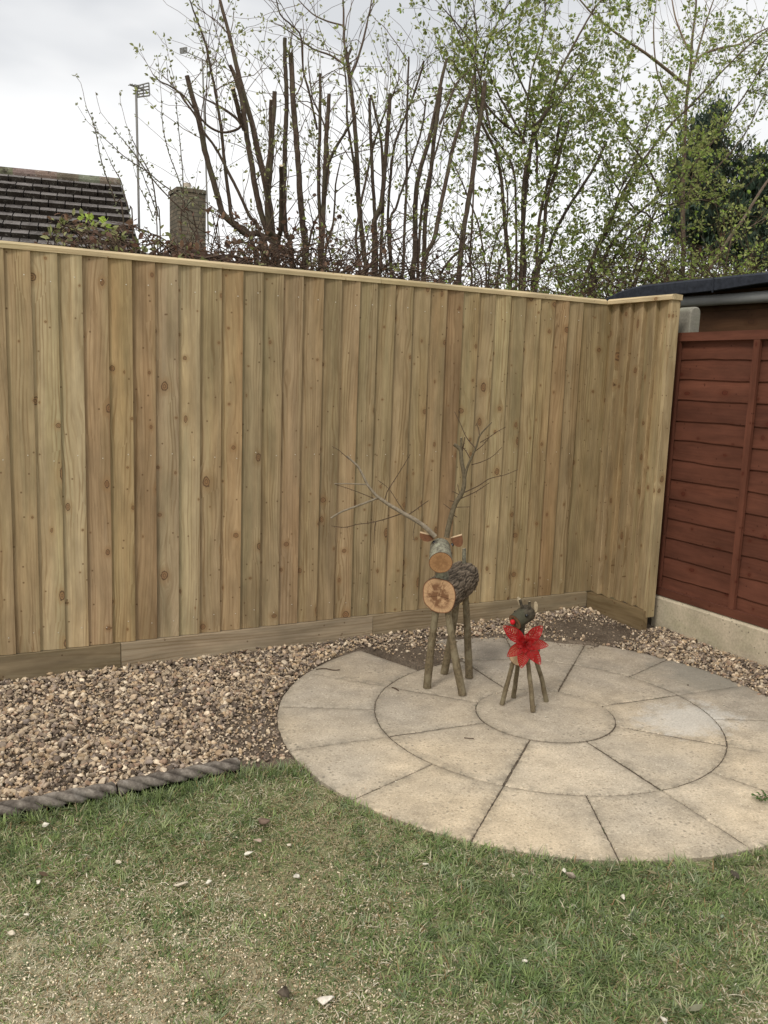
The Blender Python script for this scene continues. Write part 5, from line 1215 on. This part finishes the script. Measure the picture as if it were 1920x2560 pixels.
tangle('bramble', 'green-leaved twiggy tangle over the right end of the fence', 1100, 1500, .8, 1.8, 380, 2.22, GR, .55, .030, dead=.10)
tangle('leafy_thicket', 'yellow-green leafy thicket with rusty dead leaves behind the black felt roof', 1450, 2150, 1.2, 2.8, 1250, 2.85, np.vstack([GR, LIME, GR]), .80, .036, cat='thicket', group=None, dead=.09, zlow=1.6)
tangle('leafy_thicket', 'higher bright green leafy growth in front of the dark evergreens', 1420, 2050, 1.6, 3.2, 620, 3.35, np.vstack([GR, GR, LIME]), .72, .040, cat='thicket', group=None, dead=.02, zlow=2.1)
# sprig of fresh lime leaves in front of the tiled roof
p = atY(225, 545, .55); sr = empty('elder_sprig', (p[0], .55, 1.6), 'sprig of bright lime green new leaves in front of the tiled roof', 'sprig'); tw = MB(); lv = Leaves()
for P in ([(180, 610), (215, 575), (240, 560), (222, 548)], [(300, 600), (265, 575), (240, 560), (262, 572)], [(215, 575), (205, 590), (190, 600)]):
    pts = smooth_path([atY(x, y, .55) for x, y in P]); tw.tint = (1.2, 1.1, 1); tw.tube(pts, .004, 5)
for (x, y) in ((212, 548), (222, 543), (235, 545), (245, 550), (258, 563), (268, 572), (262, 556), (224, 552)):
    bud(lv, atY(x, y, .52), rng.normal(size=3), .032, LIME, 4)
tw.tube([(p[0], .55, -.02), (p[0]+.02, .55, 1.0), atY(190, 606, .55)], .006, 5); tw.build('stalks', M['stem'], sr); lv.build('leaves', sr)

# dark evergreens in the distance on the right
def evergreen(label, blobs, Y, trunk_px, nleaf):
    b = atY(trunk_px[0], trunk_px[1], Y); root = empty('evergreen_tree', (b[0], Y, 0), label, 'tree', 'dark evergreens behind the hedge'); t = MB(); t.tint = (.9, .9, .9); lv = Leaves(); tops = []
    for (x, y, rx, ry) in blobs:
        c = atY(x, y, Y); s_ = np.linalg.norm(c-CAM)/F_; tops.append((c, rx*s_, ry*s_))
    top = max(tops, key=lambda q: q[0][2])[0]; t.tube(smooth_path([(b[0], Y, -.05), (b[0]+.05, Y, top[2]*.5), top]), [.11*(1-.85*i/8) for i in range(9)], 8)
    tw = MB(); tw.tint = (.6, .62, .58)
    tot = sum(r*q for _, r, q in tops)
    for (c, rx, rz) in tops:
        t.tube(smooth_path([np.array([b[0], Y, max(.5, c[2]-rz)]), c*.5+np.array([b[0], Y, c[2]-.2])*.5, c]), [.04, .035, .03, .028, .025, .02, .016, .012, .01], 6)
        m_ = int(nleaf*rx*rz/tot/9)
        for _ in range(m_):
            q = rng.normal(size=3); q /= np.linalg.norm(q); rr_ = rng.random()**.45*1.08; o = c+q*np.array([rx, rx*.8, rz])*rr_*(1+.55*nz(q[0]*2.5, q[1]*2.5, q[2]*2.5+c[0], 1)); 
            dn_ = rng.normal(size=3)*.35+np.array([0, 0, -1.0]) if rng.random() < .75 else rng.normal(size=3)+np.array([0, 0, 1.0])
            col = np.array([(.038, .064, .040), (.052, .082, .050), (.075, .100, .062), (.032, .054, .038)])[rng.integers(0, 4)]
            for k in range(9): lv.add(o+rng.normal(size=3)*.05, dn_+rng.normal(size=3)*.35, rng.uniform(.07, .15), col*rng.uniform(.8, 1.3))
            if rng.random() < .5 and rr_ > .8: tw.tube(walk(o, q+np.array([0, 0, .9]), .5, 5, .12, .05), [.006, .005, .004, .003, .002, .0015], 3, cap=False)
    t.build('trunk', M['stem'], root, True); tw.build('twigs', M['stem'], root); lv.build('crown', root, .30)
evergreen('taller dark evergreen tree behind the bare branches at the right', [(1755, 340, 48, 60), (1770, 400, 62, 70), (1735, 440, 66, 55), (1795, 290, 20, 40), (1735, 540, 75, 75), (1790, 560, 80, 80)], 7.5, (1730, 600), 12500)
evergreen('dark evergreen tree cut by the right picture edge', [(1885, 425, 62, 50), (1920, 470, 80, 80), (1850, 520, 70, 60), (1930, 590, 100, 100), (1850, 610, 90, 60)], 7.0, (1890, 620), 11000)

# ================================================================== LOG REINDEER
s1 = 640/1659
def D1(a, b): return 780+a*s1, 1000+b*s1
s9 = 200/1580
def D9(a, b): return 1030+a*s9, 1290+b*s9
s10 = 180/1207
def D10(a, b): return 1220+a*s10, 1470+b*s10
def frame(ax_):
    a = np.array(ax_, float); a /= np.linalg.norm(a); s = np.cross(a, [0, 0, 1.0]); s /= np.linalg.norm(s); return a, s, np.cross(s, a)
def log(name, p0, p1, rx, rz, bark, cut, root, deep=0.0, prof=None, n=96, m=30, cutname='cut_face', tintf=None, taper=1.0):
    """log from p0 (front face) to p1; u = side, w = up"""
    p0 = np.array(p0, float); p1 = np.array(p1, float); a, s, w = frame(p1-p0); L = np.linalg.norm(p1-p0); V = []; C = []
    def rad(t): return (prof(t) if prof else 1.0)
    for j_ in range(m+1):
        f = j_/m; c = p0+a*L*f; tp = 1+(taper-1)*f; rd = 1.0
        if f > .93: rd = 1-.10*((f-.93)/.07)**2
        for i in range(n):
            t = 2*PI*i/n; ct, st_ = math.cos(t), math.sin(t); h = 0.0
            if deep:
                q = Vector((ct*4.2, st_*4.2, f*L*9)); q2_ = q+Vector((noise.noise(q*.8), noise.noise(q*.8+Vector((7, 3, 1))), 0))*.9
                v = abs(noise.noise(q2_*1.5)); v2 = abs(noise.noise(q2_*3.1+Vector((5, 5, 5)))); h = min(1.0, v*3.0)*.65+min(1, v2*2.6)*.35
            rr_ = rad(t)*tp*rd; k_ = (1+deep*(h-.72)*min(1, f/.035)) if deep else (1+.018*nz(ct*2, st_*2, f*L*30))
            V.append(c+s*ct*rx*rr_*k_+w*st_*rz*rr_*k_); 
            if deep: g_ = .16+1.05*h**1.5; C.append((.175*g_, .136*g_, .098*g_))
            else: C.append((1, 1, 1))
    Fc = [(j_*n+i, j_*n+(i+1) % n, (j_+1)*n+(i+1) % n, (j_+1)*n+i) for j_ in range(m) for i in range(n)]
    mb = MB(); uvs = [((k % n)/n, (k//n)/m*L) for k in range(len(V))]; mb.add(V, Fc, uvs, C); o = mb.build(name, bark, root, True)
    for (c, ring, sg, nm) in ((p0, V[:n], -1, cutname), (p1, V[m*n:], 1, 'rear_cut_face')):
        f = MB(); cc_ = c+a*sg*.0005; vs = [cc_]; uv = [(0, 0)]
        for q in (.5, 1.0):
            for i in range(n): p_ = cc_+(ring[i]-c)*q*(.995); vs.append(p_); uv.append((q*math.cos(2*PI*i/n), q*math.sin(2*PI*i/n)))
        fs = [(0, 1+i, 1+(i+1) % n) for i in range(n)]+[(1+i, 1+n+i, 1+n+(i+1) % n, 1+(i+1) % n) for i in range(n)]; f.add(vs, fs, uv); f.build(nm, cut, o)
    return o
def stick(name, pts, rad, mat, root, n=10, knobs=0, capmat=None):
    P = smooth_path(pts, 6); N = len(P); r = [rad[0]+(rad[-1]-rad[0])*i/(N-1) for i in range(N)]; sd_ = random.random()*50
    P = [p+np.array([.0015*nz(i*.35, sd_, 0, 1), .0015*nz(i*.35, sd_, 5, 1), 0]) if 0 < i < N-1 else p for i, p in enumerate(P)]; r = [q*(1+.07*nz(i*.6, sd_, 9, 1)) for i, q in enumerate(r)]
    mb = MB(); mb.tube(P, r, n, capm=1 if capmat else 0)
    for k in range(knobs):
        i = random.randint(2, N-2); d_ = np.random.default_rng(int(sd_*10)+k).normal(size=3); d_ /= np.linalg.norm(d_); mb.tube([P[i]+d_*r[i]*.4, P[i]+d_*(r[i]+.0035)], [.0055, .003], 6)
    return mb.build(name, [mat, capmat] if capmat else mat, root, True)
def foot(px, py): return atZ(px, py, 0.0)
def big_deer():
    root = empty('log_reindeer', (-1.46, -.77, 0), 'large reindeer made of logs with twig antlers standing on the patio', 'garden ornament')
    P0 = np.array([-1.598, -.852, .437]); P1 = np.array([-1.345, -.668, .462])
    sq = lambda t: 1-.034*math.cos(4*t+.25)+.014*math.cos(t-.6)-.014*math.cos(3*t+1.2)+.008*math.cos(7*t)-.03*math.exp(-((t-4.0)/.16)**2)
    body = log('body', P0, P1, .0775, .0790, M['logbark'], M['bodycut'], root, deep=.12, prof=sq, n=150, m=64, taper=.95)
    a, s, w = frame(P1-P0)
    # legs: (foot px, top point)
    for (fp, t_) in (((745, 1866), (-1.590, -.825, .395)), ((975, 1913), (-1.560, -.860, .395)), ((856, 1774), (-1.392, -.690, .41)), ((1018, 1802), (-1.358, -.695, .41))):
        f = foot(*D1(*fp)); f[2] = .002; t_ = np.array(t_); mid_ = (f+t_)/2+rng.normal(size=3)*.0045
        stick('leg', [t_, mid_, f], [.0140, .0182], M['legbark'], root, 14, 3, M['cutend'])
    hd = np.array([-.50, -.866, 0]); nose = np.array([-1.630, -.905, .5935]); back = nose-.146*(hd*math.cos(.29))+np.array([0, 0, .146*math.sin(.29)])
    head = log('head', nose, back, .0490, .0490, M['headbark'], M['headcut'], root, n=64, m=20, cutname='nose_face', taper=.88)
    stick('neck', [(-1.575, -.838, .49), (-1.59, -.845, .60)], [.030, .026], M['headbark'], root)
    stick('tail', [atn(*D9(1035, 935), -1.378, -.692)-np.array([0, 0, .02]), atn(*D9(1030, 780), -1.38, -.694), atn(*D9(1027, 638), -1.38, -.694)], [.0100, .0088], M['headbark'], root, 10, 0, M['cutend'])
    ha, hs, hw = frame(back-nose); Rr = .0445
    # eyes
    for (px, py) in ((434, 520), (792, 572)):
        q = atn(*D9(px, py), -1.60, -.86); d_ = ray(*D9(px, py)); d_ /= np.linalg.norm(d_)
        # slide to the head's bark surface
        best = None
        for t in np.linspace(-.12, .12, 200):
            p_ = q+d_*t; r_ = p_-nose; al = r_@ha; rad_ = np.linalg.norm(r_-ha*al)
            if 0 < al < .146 and rad_ < .0475*(1-.12*al/.146)+.001: best = p_; break
        if best is None: best = q
        e = MB(); rr_ = best-nose; nn = rr_-ha*(rr_@ha); nn /= np.linalg.norm(nn); b1_ = ha*.9+hw*.2; b1_ -= nn*(b1_@nn); b1_ /= np.linalg.norm(b1_); b2_ = np.cross(nn, b1_); vs = []
        for i in range(9):
            ph = PI/2*i/8
            for k in range(18): t = 2*PI*k/18; vs.append(best+nn*(.0075*math.sin(ph))+(b1_*math.cos(t)*.0095+b2_*math.sin(t)*.0078)*math.cos(ph))
        e.add(vs, [(i*18+k, i*18+(k+1) % 18, (i+1)*18+(k+1) % 18, (i+1)*18+k) for i in range(8) for k in range(18)]); e.build('eye', M['eye'], root, True)
    # ears: half-moon slices of wood
    for (c0, tip, dep_, gx) in (((455, 400), (158, 330), (330, 512), -.010), ((765, 440), (985, 378), (820, 640), .012)):
        A = atn(*D9(*c0), -1.575+gx, -.815); B = atn(*D9(*tip), -1.575+gx, -.815); Cc = atn(*D9(*dep_), -1.575+gx, -.815)
        u_ = B-A; L = np.linalg.norm(u_); u_ /= L; v_ = Cc-A; v_ -= u_*(v_@u_); dp = np.linalg.norm(v_); v_ /= dp; nn = np.cross(u_, v_); 
        if nn@(-FW) < 0: nn = -nn
        tl_ = np.array([0, 0, 1.0])*.0; th_ = .009; N = 16; rim = []
        for i in range(N+1):
            t = PI*i/N; rim.append(A+u_*L*(.5-.5*math.cos(t))+v_*dp*math.sin(t)**.8*(1.0 if t > PI/2 else 1.0)*(1-.10*math.cos(t)))
        e = MB(); e.mi = 0; e.add([p_+nn*th_/2 for p_ in rim], [list(range(N+1))], None); e.add([p_-nn*th_/2 for p_ in rim], [list(range(N+1))[::-1]]); 
        e.add([p_+nn*th_/2 for p_ in rim]+[p_-nn*th_/2 for p_ in rim], [(i, i+1, N+2+i, N+1+i) for i in range(N)])
        e.mi = 1; e.add([rim[0]+nn*th_/2, rim[-1]+nn*th_/2, rim[-1]-nn*th_*1.4, rim[0]-nn*th_*1.4], [(0, 1, 2, 3)]); top = np.array([0, 0, .0035]); e.add([rim[0]+nn*th_/2, rim[-1]+nn*th_/2, rim[-1]+nn*th_/2+top, rim[0]+nn*th_/2+top], [(3, 2, 1, 0)]); e.add([rim[0]+nn*th_/2+top, rim[-1]+nn*th_/2+top, rim[-1]-nn*th_*1.4+top, rim[0]-nn*th_*1.4+top], [(0, 1, 2, 3)])
        e.build('ear', [M['ear'], M['earedge']], root)
    # antlers: branching twigs, each branch sweeping a little away from the viewer
    def antler(main, r0, r1, subs, gx, gy, sweep, main_t=(.80, .76, .72), name='antler'):
        r0 *= 1.22; r1 *= 1.22
        mb = MB()
        def P3(pp, base, dp_):
            out = []; acc = 0
            for i, q in enumerate(pp):
                if i: acc += math.dist(pp[i-1], q)
                k = base+dp_*acc/1000; out.append(atn(*D1(*q), gx+FW[0]*k, gy+FW[1]*k))
            return out
        mb.tint = main_t; pts = smooth_path(P3(main, 0, sweep), 4); N = len(pts); mb.tube(pts, [(r0+(r1-r0)*(i/(N-1))**.8)*(1+.08*nz(i*.5, r0*500, 1)) for i in range(N)], 8, capm=1)
        for (pp, ra, rb, dk) in subs:
            dist0 = min(range(len(main)), key=lambda i: math.dist(main[i], pp[0])); acc = sum(math.dist(main[i], main[i+1]) for i in range(dist0)); mb.tint = main_t if not dk else (.36, .27, .23)
            P_ = smooth_path(P3(pp, sweep*acc/1000, sweep*rng.uniform(-1.2, 1.2)), 4); N = len(P_); mb.tube(P_, [ra+(rb-ra)*i/(N-1) for i in range(N)], 6, capm=1)
            if dk:
                for i in range(3, N-1, 2): d_ = rng.normal(size=3); d_ /= np.linalg.norm(d_); mb.tube([P_[i], P_[i]+d_*rng.uniform(.004, .011)], [.0013, .0009], 4)
        mb.build(name, [M['antler'], M['cutend']], root, True)
    antler([(800, 888), (740, 830), (680, 785), (610, 745), (560, 715), (500, 680), (450, 645), (425, 628), (395, 595), (360, 550), (330, 490), (298, 432), (260, 395), (225, 362)], .0092, .0030, [
        ([(430, 632), (350, 665), (270, 695), (190, 725), (122, 766)], .0050, .0038, 0), ([(357, 548), (250, 543), (145, 543)], .0032, .0022, 0), ([(405, 640), (320, 605), (240, 575), (145, 545)], .0020, .0012, 1),
        ([(240, 385), (180, 330), (130, 300)], .0018, .0010, 1), ([(470, 650), (490, 590), (540, 510), (590, 430), (637, 350)], .0021, .0012, 1), ([(608, 738), (560, 670), (510, 590), (470, 550), (428, 520)], .0018, .0010, 1),
        ([(612, 750), (660, 720), (700, 690), (755, 652)], .0026, .0016, 1), ([(575, 738), (480, 770), (380, 795), (300, 805), (210, 825), (125, 815)], .0024, .0014, 1), ([(413, 785), (403, 860), (402, 935)], .0020, .0010, 1), ([(670, 790), (655, 870), (665, 912)], .0013, .0008, 1)], -1.575, -.845, .10, (.92, .86, .80))
    antler([(872, 892), (885, 820), (905, 740), (930, 670), (970, 605), (986, 550), (985, 480), (970, 400), (964, 330), (945, 305), (920, 288)], .0100, .0058, [
        ([(965, 335), (967, 290), (967, 243)], .0056, .0052, 0), ([(970, 345), (980, 300), (990, 240)], .0030, .0022, 1), ([(986, 530), (1005, 440), (1040, 360), (1065, 300), (1085, 235), (1120, 190), (1165, 145)], .0060, .0022, 0),
        ([(1055, 308), (1000, 240), (960, 150), (923, 75)], .0024, .0012, 1), ([(952, 120), (955, 72)], .0014, .0009, 1), ([(1085, 240), (1080, 190), (1065, 150)], .0020, .0012, 1), ([(1090, 275), (1150, 240), (1200, 205), (1255, 175)], .0020, .0011, 1),
        ([(1058, 332), (1110, 290), (1145, 245)], .0020, .0012, 1), ([(1033, 420), (1100, 400), (1170, 365), (1232, 305)], .0021, .0012, 1), ([(1028, 384), (1000, 335), (980, 310)], .0022, .0015, 1), ([(985, 600), (1080, 555), (1150, 510), (1250, 485), (1335, 450)], .0025, .0011, 1),
        ([(965, 638), (1050, 600), (1100, 570), (1150, 535)], .0025, .0013, 1), ([(950, 612), (905, 588)], .0020, .0014, 1), ([(955, 600), (942, 545)], .0016, .001, 1), ([(928, 660), (890, 652)], .0022, .0016, 1), ([(935, 695), (1025, 692)], .0018, .0011, 1), ([(905, 712), (850, 672)], .0018, .0011, 1), ([(915, 745), (942, 760)], .0022, .0016, 1)], -1.575, -.845, .08, (.52, .47, .38))
big_deer()

def small_deer():
    root = empty('log_reindeer', (-1.31, -1.10, 0), 'small reindeer made of logs with red nose and short stub antlers', 'garden ornament')
    P0 = np.array([-1.385, -1.140, .238]); P1 = np.array([-1.265, -1.075, .242]); log('body', P0, P1, .043, .046, M['legbark'], M['palecut'], root, n=56, m=16)
    for (fp, t_) in (((1230, 1975), (-1.375, -1.105, .215)), ((1305, 1929), (-1.330, -1.075, .215)), ((1432, 2024), (-1.335, -1.140, .215)), ((1518, 1955), (-1.275, -1.110, .215))):
        f = foot(*D1(*fp)); f[2] = .002; t_ = np.array(t_); stick('leg', [t_, (f+t_)/2+rng.normal(size=3)*.0035, f], [.0088, .0105], M['legbark'], root, 12, 2, M['cutend'])
    fc = atn(*D10(450, 572), -1.405, -1.135); bc = fc+np.array([.080, .012, .034]); head = log('head', fc, bc, .0325, .0325, M['darkbark'], M['smallcut'], root, n=48, m=12, cutname='nose_face', taper=1.12)
    stick('neck', [(-1.372, -1.128, .27), (fc+bc)/2+np.array([0, 0, -.01])], [.016, .016], M['darkbark'], root)
    ha, hs, hw = frame(bc-fc)
    q = atn(*D10(415, 570), *(fc-ha*.008)[:2]); q = fc-ha*.009+(q-fc)-ha*((q-fc)@ha); nb_ = MB(); vs = []; R_ = .0110
    for i in range(13):
        ph = PI*i/12
        for k in range(20): vs.append(q+R_*np.array([math.sin(ph)*math.cos(2*PI*k/20), math.sin(ph)*math.sin(2*PI*k/20), math.cos(ph)])*(1+.03*math.sin(k*5+i*3)))
    nb_.add(vs, [(i*20+k, (i+1)*20+k, (i+1)*20+(k+1) % 20, i*20+(k+1) % 20) for i in range(12) for k in range(20)]); nb_.build('nose', M['nose'], root, True)
    def on_head(px, py, R=.0345):
        q = atn(*D10(px, py), *((fc+bc)/2)[:2]); d_ = ray(*D10(px, py)); d_ /= np.linalg.norm(d_)
        for t in np.linspace(-.1, .1, 300):
            p_ = q+d_*t; al = (p_-fc)@ha
            if np.linalg.norm(p_-fc-ha*al) < R: return p_
        return q
    for (px, py) in ((645, 465),):
        c = on_head(px, py); al = (c-fc)@ha
        for sgn in (1, -1):
            cc_ = c if sgn == 1 else fc+ha*al+((c-fc-ha*al)-2*hs*((c-fc-ha*al)@hs)); e = MB(); vs = []
            for i in range(9):
                ph = PI*i/8
                for k in range(14): vs.append(cc_+.0072*np.array([math.sin(ph)*math.cos(2*PI*k/14), math.sin(ph)*math.sin(2*PI*k/14), math.cos(ph)]))
            e.add(vs, [(i*14+k, (i+1)*14+k, (i+1)*14+(k+1) % 14, i*14+(k+1) % 14) for i in range(8) for k in range(14)]); e.build('eye', M['eye'], root, True)
    for (a_, b_, r_) in (((572, 305), (532, 185), .0062), ((690, 335), (697, 225), .0058)):
        A = atn(*D10(*a_), *((fc+bc)/2)[:2]); B = atn(*D10(*b_), *((fc+bc)/2)[:2]); stick('antler', [A-np.array([0, 0, .006]), (A+B)/2, B], [r_, r_*.85], M['darkbark'], root, 10, 0, M['cutend'])
    for (a_, b_, wd_) in (((525, 290), (508, 148), .012), ((800, 400), (800, 228), .016)):
        A = atn(*D10(*a_), *((fc+bc)/2+.01*FW)[:2]); B = atn(*D10(*b_), *((fc+bc)/2+.01*FW)[:2]); u_ = B-A; L = np.linalg.norm(u_); u_ /= L; s_ = RT*.9+FW*.2; s_ -= u_*(s_@u_); s_ /= np.linalg.norm(s_); nn = np.cross(u_, s_); rim = []
        for k in range(20): t = 2*PI*k/20; rim.append(A+u_*L*(.5-.5*math.cos(t))+s_*wd_/2*math.sin(t)*(1.0-.35*math.cos(t) if wd_ < .014 else 1))
        e = MB(); e.add([p_+nn*.003 for p_ in rim], [list(range(20))]); e.add([p_-nn*.003 for p_ in rim], [list(range(20))[::-1]]); e.add([p_+nn*.003 for p_ in rim]+[p_-nn*.003 for p_ in rim], [(i, (i+1) % 20, 20+(i+1) % 20, 20+i) for i in range(20)]); e.build('ear', M['paleear'], root)
    return P0, P1
sp0, sp1 = small_deer()

def poinsettia():
    c = atn(*D10(635, 925), -1.398, -1.150); vdir = -(c-CAM); 
    nrm = CAM-c; nrm /= np.linalg.norm(nrm); r_ = RT.copy(); u_ = np.cross(nrm, r_)*1.0; u_ = u_ if u_[2] > 0 else -u_
    # the flower is wired to the front of the small deer
    root = empty('poinsettia_flower', c, 'red glittery artificial poinsettia pinned to the chest of the small deer', 'artificial flower')
    def petal(mb, ang, L, Wd, cup, zoff, nr=10, base=.006):
        d = r_*math.cos(ang)+u_*math.sin(ang); s_ = -r_*math.sin(ang)+u_*math.cos(ang)
        def P(t, w): 
            y = w*Wd/2; return c+d*(base+L*t)+s_*y+nrm*(zoff+cup*L*(t*t*.9-.15*t)+abs(w)*Wd*.10+.002*math.sin(t*9+ang*3))
        def hw_(t): return max(0.0, math.sin(PI*min(1, t)**.85))**.75
        N = 22
        for sg in (1, -1):       # outline rim
            a = [P(t, sg*hw_(t)) for t in np.linspace(.0, 1, N)]; b = [P(t, sg*max(0, hw_(t)-.16)) for t in np.linspace(.0, 1, N)]
            mb.add(a+b, [(i, i+1, N+i+1, N+i) for i in range(N-1)])
            for k in range(nr):   # slanting ribs, slits between them
                t0 = .06+.80*k/nr; t1 = t0+.80/nr*.80; e0 = min(.98, t0+.17); e1 = min(.99, t1+.17); m_ = 5; q0 = []; q1 = []
                for i in range(m_+1):
                    f = i/m_; ta = t0+(e0-t0)*f; tb = t1+(e1-t1)*f; q0.append(P(ta, sg*hw_(ta)*f*.95)); q1.append(P(tb, sg*hw_(tb)*f*.95))
                mb.add(q0+q1, [(i, i+1, m_+2+i, m_+1+i) for i in range(m_)])
        a = [P(t, .06*(1-t)+.02) for t in np.linspace(0, 1, N)]; b = [P(t, -.06*(1-t)-.02) for t in np.linspace(0, 1, N)]; mb.add(a+b, [(i, i+1, N+i+1, N+i) for i in range(N-1)])
    for (ax_, ay_, w_) in ((1005, 962, .036), (915, 640, .043), (272, 640, .046), (322, 1140, .038), (548, 1335, .042), (868, 1275, .040)):
        dx_, dy_ = (ax_-635)*s10, -(ay_-925)*s10; D_ = np.linalg.norm(c-CAM); L = math.hypot(dx_, dy_)/F_*D_-.006; m = MB(); petal(m, math.atan2(dy_, dx_), L, w_*1.18, .10, .004); m.build('petal', M['flower'], root)
    for k in range(6): m = MB(); petal(m, k*PI/3+.35, .040, .024, .35, .008, 7, .003); m.build('petal', M['flower'], root)
    m = MB()
    for k in range(46):
        a = rng.uniform(0, 2*PI); e = rng.uniform(.25, 1.2); d = (r_*math.cos(a)+u_*math.sin(a))*math.cos(e)+nrm*math.sin(e); m.tube([c+nrm*.006, c+nrm*.006+d*.012+nrm*.002, c+nrm*.006+d*rng.uniform(.018, .026)], [.0008, .0007, .0006], 4)
    m.build('stamens', M['flower'], root)
    st = MB(); st.tube([c+nrm*.004, c-nrm*.02], .002, 5); st.build('wire_stem', M['flower'], root)
poinsettia()

# twig lying by the kickboard and little sticks on the slabs
def lying(pxs, r, lb, tt=(1.1, 1, .9)):
    pts = [atZ(x, y, .006) for x, y in pxs]; pts = [np.array([p[0], p[1], (.004 if math.hypot(p[0]-CC[0], p[1]-CC[1]) < R2 else bed_z(p[0], p[1])+.016)]) for p in pts]
    m = MB(); m.tint = tt; m.tube(smooth_path(pts), r, 5); tag(m.build('fallen_twig', M['stem'], smooth=True), lb, 'twig')
lying([(790, 1672), (812, 1670), (834, 1674), (850, 1673)], .0022, 'short dark twig on the outer slab nearest the fence')
lying([(1160, 1843), (1185, 1845)], .0016, 'tiny twig on the middle ring of slabs')
lying([(590, 1650), (604, 1640), (618, 1634)], .0028, 'brown twig lying in the gravel against the kickboard', (1.6, 1.2, 1))
for (a, b) in ((980, 1717),): lying([(a, b), (a+9, b+3), (a+16, b+8)], .003, 'curled dark seed husk on the slab joint left of the large deer')
